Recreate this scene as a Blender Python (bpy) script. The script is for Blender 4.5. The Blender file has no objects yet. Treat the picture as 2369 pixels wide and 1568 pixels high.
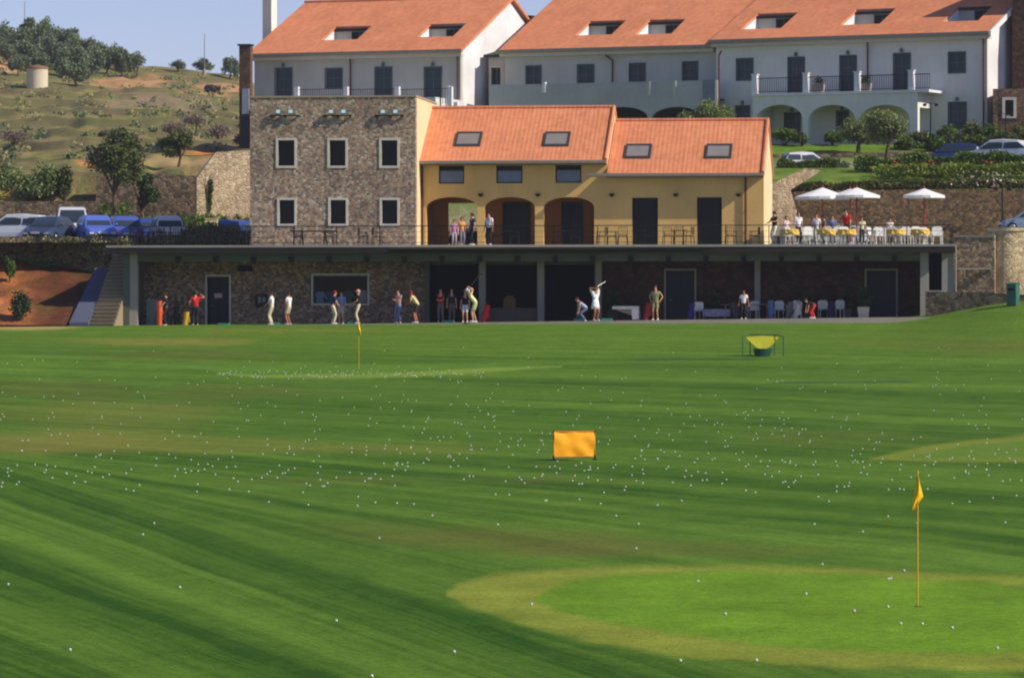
import bpy, bmesh, math, random
import numpy as np
from mathutils import Vector, Matrix
random.seed(7); np.random.seed(7)
R = math.radians
# ---------------------------------------------------------------- camera, sky, sun, exposure
F = 9500.0                      # focal length in units of a 2368 px wide picture
HZ = 700.0                      # row of the horizon in that picture
scene = bpy.context.scene
C = scene.collection
cam_d = bpy.data.cameras.new('camera'); cam = bpy.data.objects.new('camera', cam_d); C.objects.link(cam)
cam_d.sensor_width = 36.0; cam_d.lens = 36.0 * F / 2368.0; cam_d.shift_y = -84.0 / 2368.0
cam_d.clip_start = 0.5; cam_d.clip_end = 6000
cam.location = (0, 0, 0); cam.rotation_euler = (R(90), 0, 0)
scene.camera = cam
SUN_EL = R(37); SUN_H = Vector((1.0, -0.38, 0)).normalized()
world = bpy.data.worlds.new('World'); scene.world = world; world.use_nodes = True
wn = world.node_tree.nodes; wl = world.node_tree.links
bg = wn['Background']; sky = wn.new('ShaderNodeTexSky'); sky.sky_type = 'NISHITA'; sky.sun_disc = False
sky.sun_elevation = SUN_EL; sky.sun_rotation = math.atan2(SUN_H.x, SUN_H.y)
sky.air_density = 1.0; sky.dust_density = 0.3; sky.ozone_density = 5.0; sky.altitude = 1500
tint = wn.new('ShaderNodeMix'); tint.data_type = 'RGBA'; tint.blend_type = 'MULTIPLY'; tint.inputs['Factor'].default_value = 1.0; tint.inputs['B'].default_value = (0.91, 0.72, 0.79, 1)
wl.new(sky.outputs[0], tint.inputs['A']); wl.new(tint.outputs['Result'], bg.inputs[0]); bg.inputs[1].default_value = 0.15; scene.cycles.filter_width = 2.1
sun_d = bpy.data.lights.new('sun', 'SUN'); sun = bpy.data.objects.new('sun', sun_d); C.objects.link(sun)
sun_d.energy = 5.0; sun_d.angle = R(0.5); sun_d.color = (1.0, 0.90, 0.75)
sdir = Vector((SUN_H.x * math.cos(SUN_EL), SUN_H.y * math.cos(SUN_EL), math.sin(SUN_EL)))
sun.rotation_euler = sdir.to_track_quat('Z', 'Y').to_euler(); sun.location = sdir * 100
vs = scene.view_settings; vs.view_transform = 'Standard'; vs.look = 'None'; vs.exposure = 0.0; vs.gamma = 1.0

# ---------------------------------------------------------------- picture point -> world point
def P(x, y, Y): return Vector(((x - 1184) * Y / F, Y, -(y - HZ) * Y / F))
def pix(X, Y, Z): return (1184 + X * F / Y, HZ - Z * F / Y)

class Frame:
    """a facade frame: u along the facade (to the right), v into the building, z up"""
    def __init__(s, x, Y, deg):
        s.a = R(deg); s.ca = math.cos(s.a); s.sa = math.sin(s.a)
        s.o = Vector(((x - 1184) * Y / F, Y, 0)); s.rot = -s.a
    def u(s, x, v=0.0):
        t = (x - 1184) / F
        return (t * (s.o.y + v * s.ca) - s.o.x - v * s.sa) / (s.ca + t * s.sa)
    def Y(s, u, v): return s.o.y - u * s.sa + v * s.ca
    def z(s, y, u, v): return -(y - HZ) * s.Y(u, v) / F
    def w(s, u, v, z=0): return Vector((s.o.x + u * s.ca + v * s.sa, s.o.y - u * s.sa + v * s.ca, z))
    def rect(s, x0, y0, x1, y1, v=0.0):
        u0, u1 = s.u(x0, v), s.u(x1, v); um = (u0 + u1) / 2
        return u0, u1, s.z(y1, um, v), s.z(y0, um, v)
    def px(s, u, v, z):
        p = s.w(u, v, z); return pix(p.x, p.y, p.z)

# ---------------------------------------------------------------- materials
def lin(c):
    return tuple((x / 255 / 12.92 if x / 255 <= 0.04045 else ((x / 255 + 0.055) / 1.055) ** 2.4) for x in c)
MATS = {}
def new_mat(name):
    m = bpy.data.materials.new(name); m.use_nodes = True
    return m, m.node_tree.nodes, m.node_tree.links, m.node_tree.nodes['Principled BSDF']
def ramp(n, stops, interp='LINEAR'):
    r = n.new('ShaderNodeValToRGB'); cr = r.color_ramp; cr.interpolation = interp
    while len(cr.elements) > 1: cr.elements.remove(cr.elements[0])
    cr.elements[0].position = stops[0][0]; cr.elements[0].color = (*stops[0][1], 1)
    for p, c in stops[1:]:
        e = cr.elements.new(p); e.color = (*c, 1)
    return r
def tex_co(n, l, scale=(1, 1, 1), kind='Object'):
    t = n.new('ShaderNodeTexCoord'); mp = n.new('ShaderNodeMapping'); mp.inputs['Scale'].default_value = scale
    l.new(t.outputs[kind], mp.inputs[0]); return mp.outputs[0]
def noise(n, l, co, scale, detail=4, rough=0.6):
    x = n.new('ShaderNodeTexNoise'); x.inputs['Scale'].default_value = scale; x.inputs['Detail'].default_value = detail
    x.inputs['Roughness'].default_value = rough; l.new(co, x.inputs['Vector']); return x
def mixc(n, l, fac, a, b, mode='MIX'):
    m = n.new('ShaderNodeMix'); m.data_type = 'RGBA'; m.blend_type = mode
    for sock, v in ((m.inputs['Factor'], fac), (m.inputs['A'], a), (m.inputs['B'], b)):
        if isinstance(v, (int, float)): sock.default_value = v
        elif isinstance(v, tuple): sock.default_value = (*v, 1)
        else: l.new(v, sock)
    return m.outputs['Result']
def bump(n, l, h, strength, dist, b):
    x = n.new('ShaderNodeBump'); x.inputs['Strength'].default_value = strength; x.inputs['Distance'].default_value = dist
    l.new(h, x.inputs['Height']); l.new(x.outputs[0], b.inputs['Normal'])
def plain(name, rgb, rough=0.7, metal=0.0, var=0.12, scale=3.0, spec=0.3, bmp=0.0):
    """paint / plaster / cloth: one colour with a little wear"""
    if name in MATS: return MATS[name]
    m, n, l, b = new_mat(name); c = lin(rgb)
    co = tex_co(n, l); nz = noise(n, l, co, scale, 5, 0.65)
    r = ramp(n, [(0.3, tuple(x * (1 - var) for x in c)), (0.7, tuple(min(1, x * (1 + var)) for x in c))])
    l.new(nz.outputs['Fac'], r.inputs[0]); l.new(r.outputs[0], b.inputs['Base Color'])
    b.inputs['Roughness'].default_value = rough; b.inputs['Metallic'].default_value = metal
    b.inputs['Specular IOR Level'].default_value = spec
    if bmp: bump(n, l, nz.outputs['Fac'], bmp, 0.02, b)
    MATS[name] = m; return m
def plaster(name, rgb, streak=0.16):
    if name in MATS: return MATS[name]
    m, n, l, b = new_mat(name); c = lin(rgb)
    co = tex_co(n, l); big = noise(n, l, co, 0.35, 5, 0.6)
    co2 = tex_co(n, l, (2.2, 2.2, 0.25)); st = noise(n, l, co2, 1.6, 4, 0.6); fine = noise(n, l, co, 12, 3, 0.7)
    r1 = ramp(n, [(0.3, tuple(x * (1 - streak) for x in c)), (0.65, tuple(x * (1 + streak * .5) for x in c))]); l.new(big.outputs['Fac'], r1.inputs[0])
    r2 = ramp(n, [(0.25, (0.92, 0.91, 0.90)), (0.55, (1, 1, 1))]); l.new(st.outputs['Fac'], r2.inputs[0])
    r3 = ramp(n, [(0.3, (0.9, 0.9, 0.9)), (0.7, (1.06, 1.06, 1.06))]); l.new(fine.outputs['Fac'], r3.inputs[0])
    x = mixc(n, l, 0.8, r1.outputs[0], r2.outputs[0], 'MULTIPLY'); x = mixc(n, l, 1.0, x, r3.outputs[0], 'MULTIPLY')
    l.new(x, b.inputs['Base Color']); b.inputs['Roughness'].default_value = 0.9; b.inputs['Specular IOR Level'].default_value = 0.15
    bump(n, l, fine.outputs['Fac'], 0.25, 0.02, b)
    MATS[name] = m; return m
def stone(name, cols, scale=4.2, mortar=(150, 138, 122), stretch=1.35, mw=0.05):
    """random rubble masonry"""
    if name in MATS: return MATS[name]
    m, n, l, b = new_mat(name)
    co = tex_co(n, l, (1, 1, stretch)); wob = noise(n, l, co, 3, 3)
    add = n.new('ShaderNodeVectorMath'); add.operation = 'MULTIPLY_ADD'; add.inputs[1].default_value = (0.12, 0.12, 0.12)
    l.new(wob.outputs['Color'], add.inputs[0]); l.new(co, add.inputs[2])
    v = n.new('ShaderNodeTexVoronoi'); v.inputs['Scale'].default_value = scale; v.inputs['Randomness'].default_value = 0.95; l.new(add.outputs[0], v.inputs['Vector'])
    e = n.new('ShaderNodeTexVoronoi'); e.feature = 'DISTANCE_TO_EDGE'; e.inputs['Scale'].default_value = scale; e.inputs['Randomness'].default_value = 0.95; l.new(add.outputs[0], e.inputs['Vector'])
    sep = n.new('ShaderNodeSeparateColor'); l.new(v.outputs['Color'], sep.inputs[0])
    k = len(cols); r = ramp(n, [((i + 0.5) / k, lin(c)) for i, c in enumerate(cols)], 'CONSTANT'); l.new(sep.outputs[0], r.inputs[0])
    big = noise(n, l, co, 0.5, 4); rb = ramp(n, [(0.3, (0.72, 0.70, 0.68)), (0.7, (1.12, 1.1, 1.08))]); l.new(big.outputs['Fac'], rb.inputs[0])
    fine = noise(n, l, co, 18, 4, 0.7); rf = ramp(n, [(0.25, (0.75, 0.75, 0.75)), (0.75, (1.2, 1.2, 1.2))]); l.new(fine.outputs['Fac'], rf.inputs[0])
    x = mixc(n, l, 1.0, r.outputs[0], rb.outputs[0], 'MULTIPLY'); x = mixc(n, l, 1.0, x, rf.outputs[0], 'MULTIPLY')
    re = ramp(n, [(0.0, (1, 1, 1)), (mw, (0, 0, 0))]); l.new(e.outputs['Distance'], re.inputs[0])
    x = mixc(n, l, re.outputs[0], x, lin(mortar)); l.new(x, b.inputs['Base Color'])
    b.inputs['Roughness'].default_value = 0.92; b.inputs['Specular IOR Level'].default_value = 0.15
    rh = ramp(n, [(0.0, (0, 0, 0)), (0.12, (1, 1, 1))]); l.new(e.outputs['Distance'], rh.inputs[0]); bump(n, l, rh.outputs[0], 0.7, 0.05, b)
    MATS[name] = m; return m
def tiles(name, base):
    """clay pantiles: columns along u, courses up the slope"""
    m, n, l, b = new_mat(name)
    co = tex_co(n, l); sep = n.new('ShaderNodeSeparateXYZ'); l.new(co, sep.inputs[0])
    w1 = n.new('ShaderNodeMath'); w1.operation = 'MULTIPLY'; w1.inputs[1].default_value = math.pi / 0.23; l.new(sep.outputs[0], w1.inputs[0])
    s1 = n.new('ShaderNodeMath'); s1.operation = 'SINE'; l.new(w1.outputs[0], s1.inputs[0])
    a1 = n.new('ShaderNodeMath'); a1.operation = 'ABSOLUTE'; l.new(s1.outputs[0], a1.inputs[0])
    w2 = n.new('ShaderNodeMath'); w2.operation = 'MULTIPLY'; w2.inputs[1].default_value = 1 / 0.36; l.new(sep.outputs[1], w2.inputs[0])
    f2 = n.new('ShaderNodeMath'); f2.operation = 'FRACT'; l.new(w2.outputs[0], f2.inputs[0])
    ad = n.new('ShaderNodeMath'); ad.operation = 'ADD'; l.new(a1.outputs[0], ad.inputs[0]); l.new(f2.outputs[0], ad.inputs[1])
    vo = n.new('ShaderNodeTexVoronoi'); vo.inputs['Scale'].default_value = 3.6; co2 = tex_co(n, l, (1.2, 0.8, 0.0)); l.new(co2, vo.inputs['Vector'])
    sp = n.new('ShaderNodeSeparateColor'); l.new(vo.outputs['Color'], sp.inputs[0])
    c = lin(base); r = ramp(n, [(0.0, tuple(x * .88 for x in c)), (0.5, c), (1.0, (c[0] * 1.06, c[1] * 1.12, c[2] * 1.16))]); l.new(sp.outputs[0], r.inputs[0])
    big = noise(n, l, co, 0.45, 6, 0.65); rb = ramp(n, [(0.3, (0.88, 0.87, 0.86)), (0.7, (1.06, 1.06, 1.06))]); l.new(big.outputs['Fac'], rb.inputs[0])
    x = mixc(n, l, 1.0, r.outputs[0], rb.outputs[0], 'MULTIPLY')
    l.new(x, b.inputs['Base Color']); b.inputs['Roughness'].default_value = 0.85; b.inputs['Specular IOR Level'].default_value = 0.2
    bump(n, l, ad.outputs[0], 0.22, 0.05, b)
    MATS[name] = m; return m
def foliage(name, c1, c2, c3=None, trans=0.25):
    m, n, l, b = new_mat(name); co = tex_co(n, l); nz = noise(n, l, co, 1.3, 4, 0.6)
    g = n.new('ShaderNodeNewGeometry')
    mx = n.new('ShaderNodeMath'); mx.operation = 'MULTIPLY_ADD'; mx.inputs[1].default_value = 0.5; l.new(g.outputs['Random Per Island'], mx.inputs[0])
    hf = n.new('ShaderNodeMath'); hf.operation = 'MULTIPLY'; hf.inputs[1].default_value = 0.5; l.new(nz.outputs['Fac'], hf.inputs[0]); l.new(hf.outputs[0], mx.inputs[2])
    r = ramp(n, [(0.2, lin(c1)), (0.5, lin(c2)), (0.8, lin(c3 or c2))]); l.new(mx.outputs[0], r.inputs[0])
    l.new(r.outputs[0], b.inputs['Base Color']); b.inputs['Roughness'].default_value = 0.75; b.inputs['Specular IOR Level'].default_value = 0.2
    tr = n.new('ShaderNodeBsdfTranslucent'); l.new(r.outputs[0], tr.inputs[0]); ms = n.new('ShaderNodeMixShader'); ms.inputs[0].default_value = trans
    out = n['Material Output']; l.new(b.outputs[0], ms.inputs[1]); l.new(tr.outputs[0], ms.inputs[2]); l.new(ms.outputs[0], out.inputs[0])
    MATS[name] = m; return m
def ground_mat(name, fine_scale=9.0, bmp=0.5, attr='Col', contrast=0.35):
    m, n, l, b = new_mat(name); at = n.new('ShaderNodeAttribute'); at.attribute_name = attr
    co = tex_co(n, l); f1 = noise(n, l, co, fine_scale, 8, 0.8); f2 = noise(n, l, co, fine_scale / 9, 5, 0.6); f3 = noise(n, l, co, fine_scale * 4, 3, 0.7)
    r1 = ramp(n, [(0.3, (1 - contrast,) * 3), (0.7, (1 + contrast,) * 3)]); l.new(f1.outputs['Fac'], r1.inputs[0])
    r2 = ramp(n, [(0.3, (0.86, 0.90, 0.80)), (0.7, (1.14, 1.08, 1.15))]); l.new(f2.outputs['Fac'], r2.inputs[0])
    r3 = ramp(n, [(0.3, (0.74,) * 3), (0.7, (1.26,) * 3)]); l.new(f3.outputs['Fac'], r3.inputs[0])
    x = mixc(n, l, 1.0, at.outputs['Color'], r1.outputs[0], 'MULTIPLY'); x = mixc(n, l, 1.0, x, r2.outputs[0], 'MULTIPLY'); x = mixc(n, l, 1.0, x, r3.outputs[0], 'MULTIPLY')
    l.new(x, b.inputs['Base Color']); b.inputs['Roughness'].default_value = 0.95; b.inputs['Specular IOR Level'].default_value = 0.1
    bump(n, l, f1.outputs['Fac'], bmp, 0.05, b); MATS[name] = m; return m

WHITE = plaster('white_plaster', (226, 226, 228)); YEL = plaster('ochre_plaster', (222, 184, 114), 0.14); CREAM = plaster('cream_plaster', (226, 204, 160), 0.08)
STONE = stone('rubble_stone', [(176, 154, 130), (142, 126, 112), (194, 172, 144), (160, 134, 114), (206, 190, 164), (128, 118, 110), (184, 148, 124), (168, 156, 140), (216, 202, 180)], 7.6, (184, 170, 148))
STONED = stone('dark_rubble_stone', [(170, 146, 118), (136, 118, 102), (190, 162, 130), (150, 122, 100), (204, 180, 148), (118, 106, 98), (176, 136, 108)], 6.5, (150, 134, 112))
STONEW = stone('retaining_stone', [(128, 112, 92), (104, 92, 80), (140, 124, 98), (96, 84, 76), (150, 134, 108), (118, 98, 80)], 4.2, (104, 94, 78))
STONET = stone('tan_stone', [(222, 198, 160), (202, 178, 142), (232, 212, 178), (190, 168, 134)], 4.6, (196, 178, 148))
TILE = tiles('clay_tile', (214, 136, 96)); TRIM = plain('pale_trim', (214, 208, 192), 0.8)
GLASS = plain('dark_glass', (12, 15, 16), 0.35, 0, 0.1, 1, 0.25); GLASS2 = plain('blue_glass', (50, 62, 74), 0.25, 0, 0.15, 0.8, 0.3)
SHUT = plain('grey_green_shutter', (86, 100, 98), 0.6); SHUT2 = plain('dark_green_paint', (26, 46, 36), 0.6)
IRON = plain('black_iron', (26, 26, 28), 0.6, 0.3); GUTTER = plain('grey_gutter', (150, 142, 128), 0.5, 0.3); PIPE = plain('brown_pipe', (92, 54, 44), 0.5, 0.3)
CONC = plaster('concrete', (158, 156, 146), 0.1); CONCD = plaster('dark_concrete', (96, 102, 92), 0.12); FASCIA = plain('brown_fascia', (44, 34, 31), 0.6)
WOODR = plain('red_wood', (150, 44, 34), 0.5); WPLAST = plain('white_plastic', (228, 228, 224), 0.4); CLOTHY = plain('yellow_cloth', (222, 184, 88), 0.9); CLOTHW = plain('white_cloth', (226, 224, 218), 0.9)
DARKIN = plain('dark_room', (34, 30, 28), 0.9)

# ---------------------------------------------------------------- mesh builder
class MB:
    def __init__(s): s.v = []; s.f = []
    def add(s, vs, fs):
        o = len(s.v); s.v += [tuple(p) for p in vs]; s.f += [tuple(i + o for i in f) for f in fs]; return s
    def quad(s, a, b, c, d): return s.add([a, b, c, d], [(0, 1, 2, 3)])
    def box(s, x0, x1, y0, y1, z0, z1):
        if x0 > x1: x0, x1 = x1, x0
        if y0 > y1: y0, y1 = y1, y0
        if z0 > z1: z0, z1 = z1, z0
        v = [(x0, y0, z0), (x1, y0, z0), (x1, y1, z0), (x0, y1, z0), (x0, y0, z1), (x1, y0, z1), (x1, y1, z1), (x0, y1, z1)]
        return s.add(v, [(0, 3, 2, 1), (4, 5, 6, 7), (0, 1, 5, 4), (1, 2, 6, 5), (2, 3, 7, 6), (3, 0, 4, 7)])
    def tube(s, p0, p1, r0, r1=None, n=8, cap=True):
        r1 = r0 if r1 is None else r1; p0 = Vector(p0); p1 = Vector(p1); d = (p1 - p0)
        if d.length < 1e-6: return s
        q = d.to_track_quat('Z', 'Y'); vs = []
        for p, r in ((p0, r0), (p1, r1)):
            for i in range(n):
                a = 2 * math.pi * i / n; vs.append(p + q @ Vector((math.cos(a) * r, math.sin(a) * r, 0)))
        fs = [(i, (i + 1) % n, n + (i + 1) % n, n + i) for i in range(n)]
        if cap: fs += [tuple(range(n - 1, -1, -1)), tuple(range(n, 2 * n))]
        return s.add(vs, fs)
    def path(s, pts, r, n=6):
        for a, b in zip(pts[:-1], pts[1:]): s.tube(a, b, r, r, n)
        return s
    def lathe(s, prof, c=(0, 0, 0), n=16, sx=1, sy=1):
        vs = []; k = len(prof)
        for r, z in prof:
            for i in range(n):
                a = 2 * math.pi * i / n; vs.append((c[0] + math.cos(a) * r * sx, c[1] + math.sin(a) * r * sy, c[2] + z))
        fs = [(j * n + i, j * n + (i + 1) % n, (j + 1) * n + (i + 1) % n, (j + 1) * n + i) for j in range(k - 1) for i in range(n)]
        fs += [tuple(range(n - 1, -1, -1)), tuple(range((k - 1) * n, k * n))]
        return s.add(vs, fs)
    def ball(s, c, rx, ry=None, rz=None, n=10, m=7):
        ry = ry or rx; rz = rz or rx; vs = [(c[0], c[1], c[2] - rz)]; fs = []
        for j in range(1, m):
            t = math.pi * j / m - math.pi / 2
            for i in range(n):
                a = 2 * math.pi * i / n; vs.append((c[0] + rx * math.cos(t) * math.cos(a), c[1] + ry * math.cos(t) * math.sin(a), c[2] + rz * math.sin(t)))
        vs.append((c[0], c[1], c[2] + rz)); T = len(vs) - 1
        for i in range(n): fs.append((0, 1 + (i + 1) % n, 1 + i)); fs.append((T, T - n + i, T - n + (i + 1) % n))
        for j in range(m - 2):
            for i in range(n):
                a = 1 + j * n + i; b = 1 + j * n + (i + 1) % n; fs.append((a, b, b + n, a + n))
        return s.add(vs, fs)
    def prism(s, poly, y0, y1):
        """polygon in (x,z) extruded along y"""
        k = len(poly); vs = [(x, y0, z) for x, z in poly] + [(x, y1, z) for x, z in poly]
        return s.add(vs, [tuple(range(k)), tuple(range(2 * k - 1, k - 1, -1))] + [(i, i + k, (i + 1) % k + k, (i + 1) % k) for i in range(k)])
    def prismx(s, poly, x0, x1):
        """polygon in (y,z) extruded along x"""
        k = len(poly); vs = [(x0, y, z) for y, z in poly] + [(x1, y, z) for y, z in poly]
        return s.add(vs, [tuple(range(k - 1, -1, -1)), tuple(range(k, 2 * k))] + [(i, (i + 1) % k, (i + 1) % k + k, i + k) for i in range(k)])
    def wall(s, u0, u1, z0, z1, v0, th, holes=(), arches=()):
        """upright wall in the u-z plane, front at v0, holes (ua,ub,za,zb), arches (ua,ub,za,zspring,ztop)"""
        hs = list(holes) + [(a[0], a[1], a[2], a[4]) for a in arches]
        us = sorted({u0, u1} | {min(max(h[i], u0), u1) for h in hs for i in (0, 1)}); zs = sorted({z0, z1} | {min(max(h[i], z0), z1) for h in hs for i in (2, 3)})
        v1 = v0 + th
        for i in range(len(us) - 1):
            for j in range(len(zs) - 1):
                cu = (us[i] + us[i + 1]) / 2; cz = (zs[j] + zs[j + 1]) / 2
                if any(h[0] < cu < h[1] and h[2] < cz < h[3] for h in hs): continue
                a, b, c, d = us[i], us[i + 1], zs[j], zs[j + 1]
                s.quad((a, v0, c), (b, v0, c), (b, v0, d), (a, v0, d)); s.quad((b, v1, c), (a, v1, c), (a, v1, d), (b, v1, d))
        def rev(a, b, c, d, top=True):
            s.quad((a, v0, c), (a, v0, d), (a, v1, d), (a, v1, c)); s.quad((b, v1, c), (b, v1, d), (b, v0, d), (b, v0, c))
            if c > z0 + 1e-4: s.quad((a, v0, c), (a, v1, c), (b, v1, c), (b, v0, c))
            if top and d < z1 - 1e-4: s.quad((a, v0, d), (b, v0, d), (b, v1, d), (a, v1, d))
        for h in holes: rev(*h)
        for ua, ub, za, zs_, zt in arches:
            s.quad((ua, v0, za), (ua, v0, zs_), (ua, v1, zs_), (ua, v1, za)); s.quad((ub, v1, za), (ub, v1, zs_), (ub, v0, zs_), (ub, v0, za))
            N = 12; um = (ua + ub) / 2; ru = (ub - ua) / 2; rz = zt - zs_
            arc = [(um - ru * math.cos(math.pi * k / N), zs_ + rz * math.sin(math.pi * k / N)) for k in range(N + 1)]
            for (a, b), (c, d) in zip(arc[:-1], arc[1:]):
                s.quad((a, v0, b), (c, v0, d), (c, v0, zt), (a, v0, zt)); s.quad((c, v1, d), (a, v1, b), (a, v1, zt), (c, v1, zt)); s.quad((a, v1, b), (c, v1, d), (c, v0, d), (a, v0, b))
        s.quad((u0, v0, z0), (u0, v0, z1), (u0, v1, z1), (u0, v1, z0)); s.quad((u1, v1, z0), (u1, v1, z1), (u1, v0, z1), (u1, v0, z0))
        s.quad((u0, v0, z1), (u1, v0, z1), (u1, v1, z1), (u0, v1, z1)); return s
    def build(s, name, mat, parent=None, smooth=False, loc=None, rot=None):
        me = bpy.data.meshes.new(name); me.from_pydata(s.v, [], s.f); me.validate(); me.update()
        if smooth: me.polygons.foreach_set('use_smooth', [True] * len(me.polygons))
        if mat: me.materials.append(mat)
        o = bpy.data.objects.new(name, me); C.objects.link(o)
        if parent: o.parent = parent
        if loc is not None: o.location = loc
        if rot is not None: o.rotation_euler = (0, 0, rot)
        return o

def tag(o, label=None, cat=None, group=None, kind=None):
    if label: o['label'] = label
    if cat: o['category'] = cat
    if group: o['group'] = group
    if kind: o['kind'] = kind
    return o
def thing(name, label, cat, loc=(0, 0, 0), rz=0.0, group=None):
    o = bpy.data.objects.new(name, None); C.objects.link(o); o.location = loc; o.rotation_euler = (0, 0, rz); o.empty_display_size = 0.3
    return tag(o, label, cat, group)
def children(o): return [c for c in bpy.data.objects if c.parent == o]
def dup(o, loc=None, rz=None, label=None, group=None, parent=None, scale=None, kids=None):
    c = o.copy(); C.objects.link(c); c.parent = parent
    for ch in (kids if kids is not None else o.children): dup(ch, parent=c)
    if loc is not None: c.location = loc
    if rz is not None: c.rotation_euler = (0, 0, rz)
    if label: c['label'] = label
    if group: c['group'] = group
    if scale is not None: c.scale = scale if isinstance(scale, (tuple, Vector)) else (scale,) * 3
    return c

# ---------------------------------------------------------------- the ground
KY = [-80, -10, 22, 42, 62, 90, 110, 140, 176, 188, 196, 200, 203, 420]
KZ = [-1.7, -1.7, -4.3, -4.78, -4.64, -4.48, -4.22, -3.75, -2.95, -2.05, -1.28, -1.02, -0.92, -0.92]
def sstep(a, b, x): t = np.clip((np.asarray(x, float) - a) / (b - a), 0, 1); return t * t * (3 - 2 * t)
def G(X, Y):
    X = np.asarray(X, float); Y = np.asarray(Y, float)
    z = sum(np.interp(Y + o, KY, KZ) for o in (-3, -1.5, 0, 1.5, 3)) / 5
    xp = 1184 + X * F / np.maximum(Y, 20)
    z = z + 0.010 * np.clip(X, -25, 25) * sstep(180, 200, Y)
    z = z + 1.15 * sstep(2030, 2420, xp) * sstep(176, 200, Y) + 0.35 * sstep(180, -60, xp) * sstep(150, 172, Y) * (1 - sstep(178, 195, Y))
    z = z + 0.10 * np.sin(X * 0.22 + 1) * np.sin(Y * 0.09) * sstep(70, 100, Y) * (1 - sstep(180, 195, Y))
    return z
def hit(x, y):
    """ground point under a picture point"""
    Ys = np.linspace(46, 206, 3200); X = (x - 1184) * Ys / F; yy = HZ - G(X, Ys) * F / Ys
    i = int(np.argmin(np.abs(yy - y))); return Vector((X[i], Ys[i], float(G(X[i], Ys[i]))))
def grid_mesh(name, X, Y, Z, col, mat, kind='structure', smooth=True):
    nr, nc = X.shape; v = np.stack([X, Y, Z], -1).reshape(-1, 3)
    idx = np.arange(nr * nc).reshape(nr, nc); f = np.stack([idx[:-1, :-1], idx[:-1, 1:], idx[1:, 1:], idx[1:, :-1]], -1).reshape(-1, 4)
    me = bpy.data.meshes.new(name); me.vertices.add(len(v)); me.vertices.foreach_set('co', v.ravel())
    me.loops.add(f.size); me.loops.foreach_set('vertex_index', f.ravel()); me.polygons.add(len(f))
    me.polygons.foreach_set('loop_start', np.arange(0, f.size, 4)); me.polygons.foreach_set('loop_total', np.full(len(f), 4)); me.update(calc_edges=True)
    me.polygons.foreach_set('use_smooth', [smooth] * len(f))
    a = me.color_attributes.new('Col', 'FLOAT_COLOR', 'POINT'); c = np.ones((nr * nc, 4), np.float32); c[:, :3] = col.reshape(-1, 3); a.data.foreach_set('color', c.ravel())
    me.materials.append(mat); o = bpy.data.objects.new(name, me); C.objects.link(o); tag(o, kind=kind); return o
def lerp(a, b, t): return a + (b - a) * t[..., None]
def A(rgb): return np.array(lin(rgb))
def vnoise(x, y, seed=0):
    """smooth value noise on arrays"""
    rs = np.random.RandomState(seed); T = rs.rand(64, 64); xi = np.floor(x).astype(int); yi = np.floor(y).astype(int); fx = x - xi; fy = y - yi
    fx = fx * fx * (3 - 2 * fx); fy = fy * fy * (3 - 2 * fy); g = lambda i, j: T[i % 64, j % 64]
    return (g(xi, yi) * (1 - fx) + g(xi + 1, yi) * fx) * (1 - fy) + (g(xi, yi + 1) * (1 - fx) + g(xi + 1, yi + 1) * fx) * fy

ys = np.concatenate([np.linspace(2300, 1620, 24), np.linspace(1612, 742, 640)])
# depth of each row at the picture's middle column
Yt = np.linspace(30, 206, 6000); yt = HZ - G(0 * Yt, Yt) * F / Yt; o_ = np.argsort(yt); rowY = np.interp(ys, yt[o_], Yt[o_])
rowY = np.concatenate([rowY[rowY < 203.4], [203.6]])
ts = np.concatenate([np.linspace(-2600, -60, 60), np.linspace(-40, 2410, 620), np.linspace(2430, 5000, 60)])
XX = (ts[None, :] - 1184) * rowY[:, None] / F; YY = np.repeat(rowY[:, None], len(ts), 1); ZZ = G(XX, YY)
xp = np.repeat(ts[None, :], len(rowY), 0); yp = HZ - ZZ * F / YY
# mowing lines: a family of ground curves, one value c per curve
cg = np.linspace(600, 3200, 2600); mg = np.interp(cg, [700, 860, 1000, 1080, 1150, 1290, 1420, 1700], [0.0, 0.03, 0.055, 0.08, 0.15, 0.34, 0.36, 0.36])
cc = np.zeros_like(yp)
for j, x in enumerate(ts):
    xc = max(x, -60)
    yc = cg + mg * (xc - 600); yc = np.maximum.accumulate(yc + np.arange(len(yc)) * 1e-4); cc[:, j] = np.interp(yp[:, j], yc, cg)

ph = np.cumsum(1 / np.interp(np.arange(600, 3200), [700, 800, 900, 1100, 1300, 1600, 3000], [7, 9, 13, 17, 26, 38, 90])); pc = np.interp(cc, np.arange(600, 3200), ph)
pw = pc + 0.3 * vnoise(xp / 300, yp / 80, 5)
st = vnoise(pw, 3.3 + xp / 2600, 11) * 0.34 + vnoise(pw * 2.3, xp / 2600, 12) * 0.40 + vnoise(pw * 5.3, xp / 1400, 13) * 0.26
st = (st - 0.5) * 2
amp = np.interp(yp, [740, 800, 1000, 1120, 1300, 1600], [0.45, 0.6, 0.62, 0.8, 1.15, 1.1]) * np.where(xp > 1500, 0.85, 1.0)
lowleft = sstep(1080, 1250, yp) * (1 - sstep(1100, 1900, xp))
t = np.clip(0.5 + st * amp * (0.85 + 0.5 * lowleft), 0, 1)
prof = [(1000, .5), (1085, .55), (1110, .22), (1120, .45), (1133, .85), (1145, .5), (1152, .28), (1165, .75), (1185, .55), (1200, .33), (1215, .5), (1245, .62), (1262, .7), (1278, .15), (1295, .05), (1310, .3), (1325, .12), (1345, .2), (1360, .4), (1375, .45), (1383, .2), (1394, .6), (1420, .75), (1450, .8), (1475, .6), (1492, .22), (1530, .08), (1570, .15), (1600, .3), (1640, .55), (1700, .5), (1760, .2), (1850, .35), (2000, .5), (3000, .5)]
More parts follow.
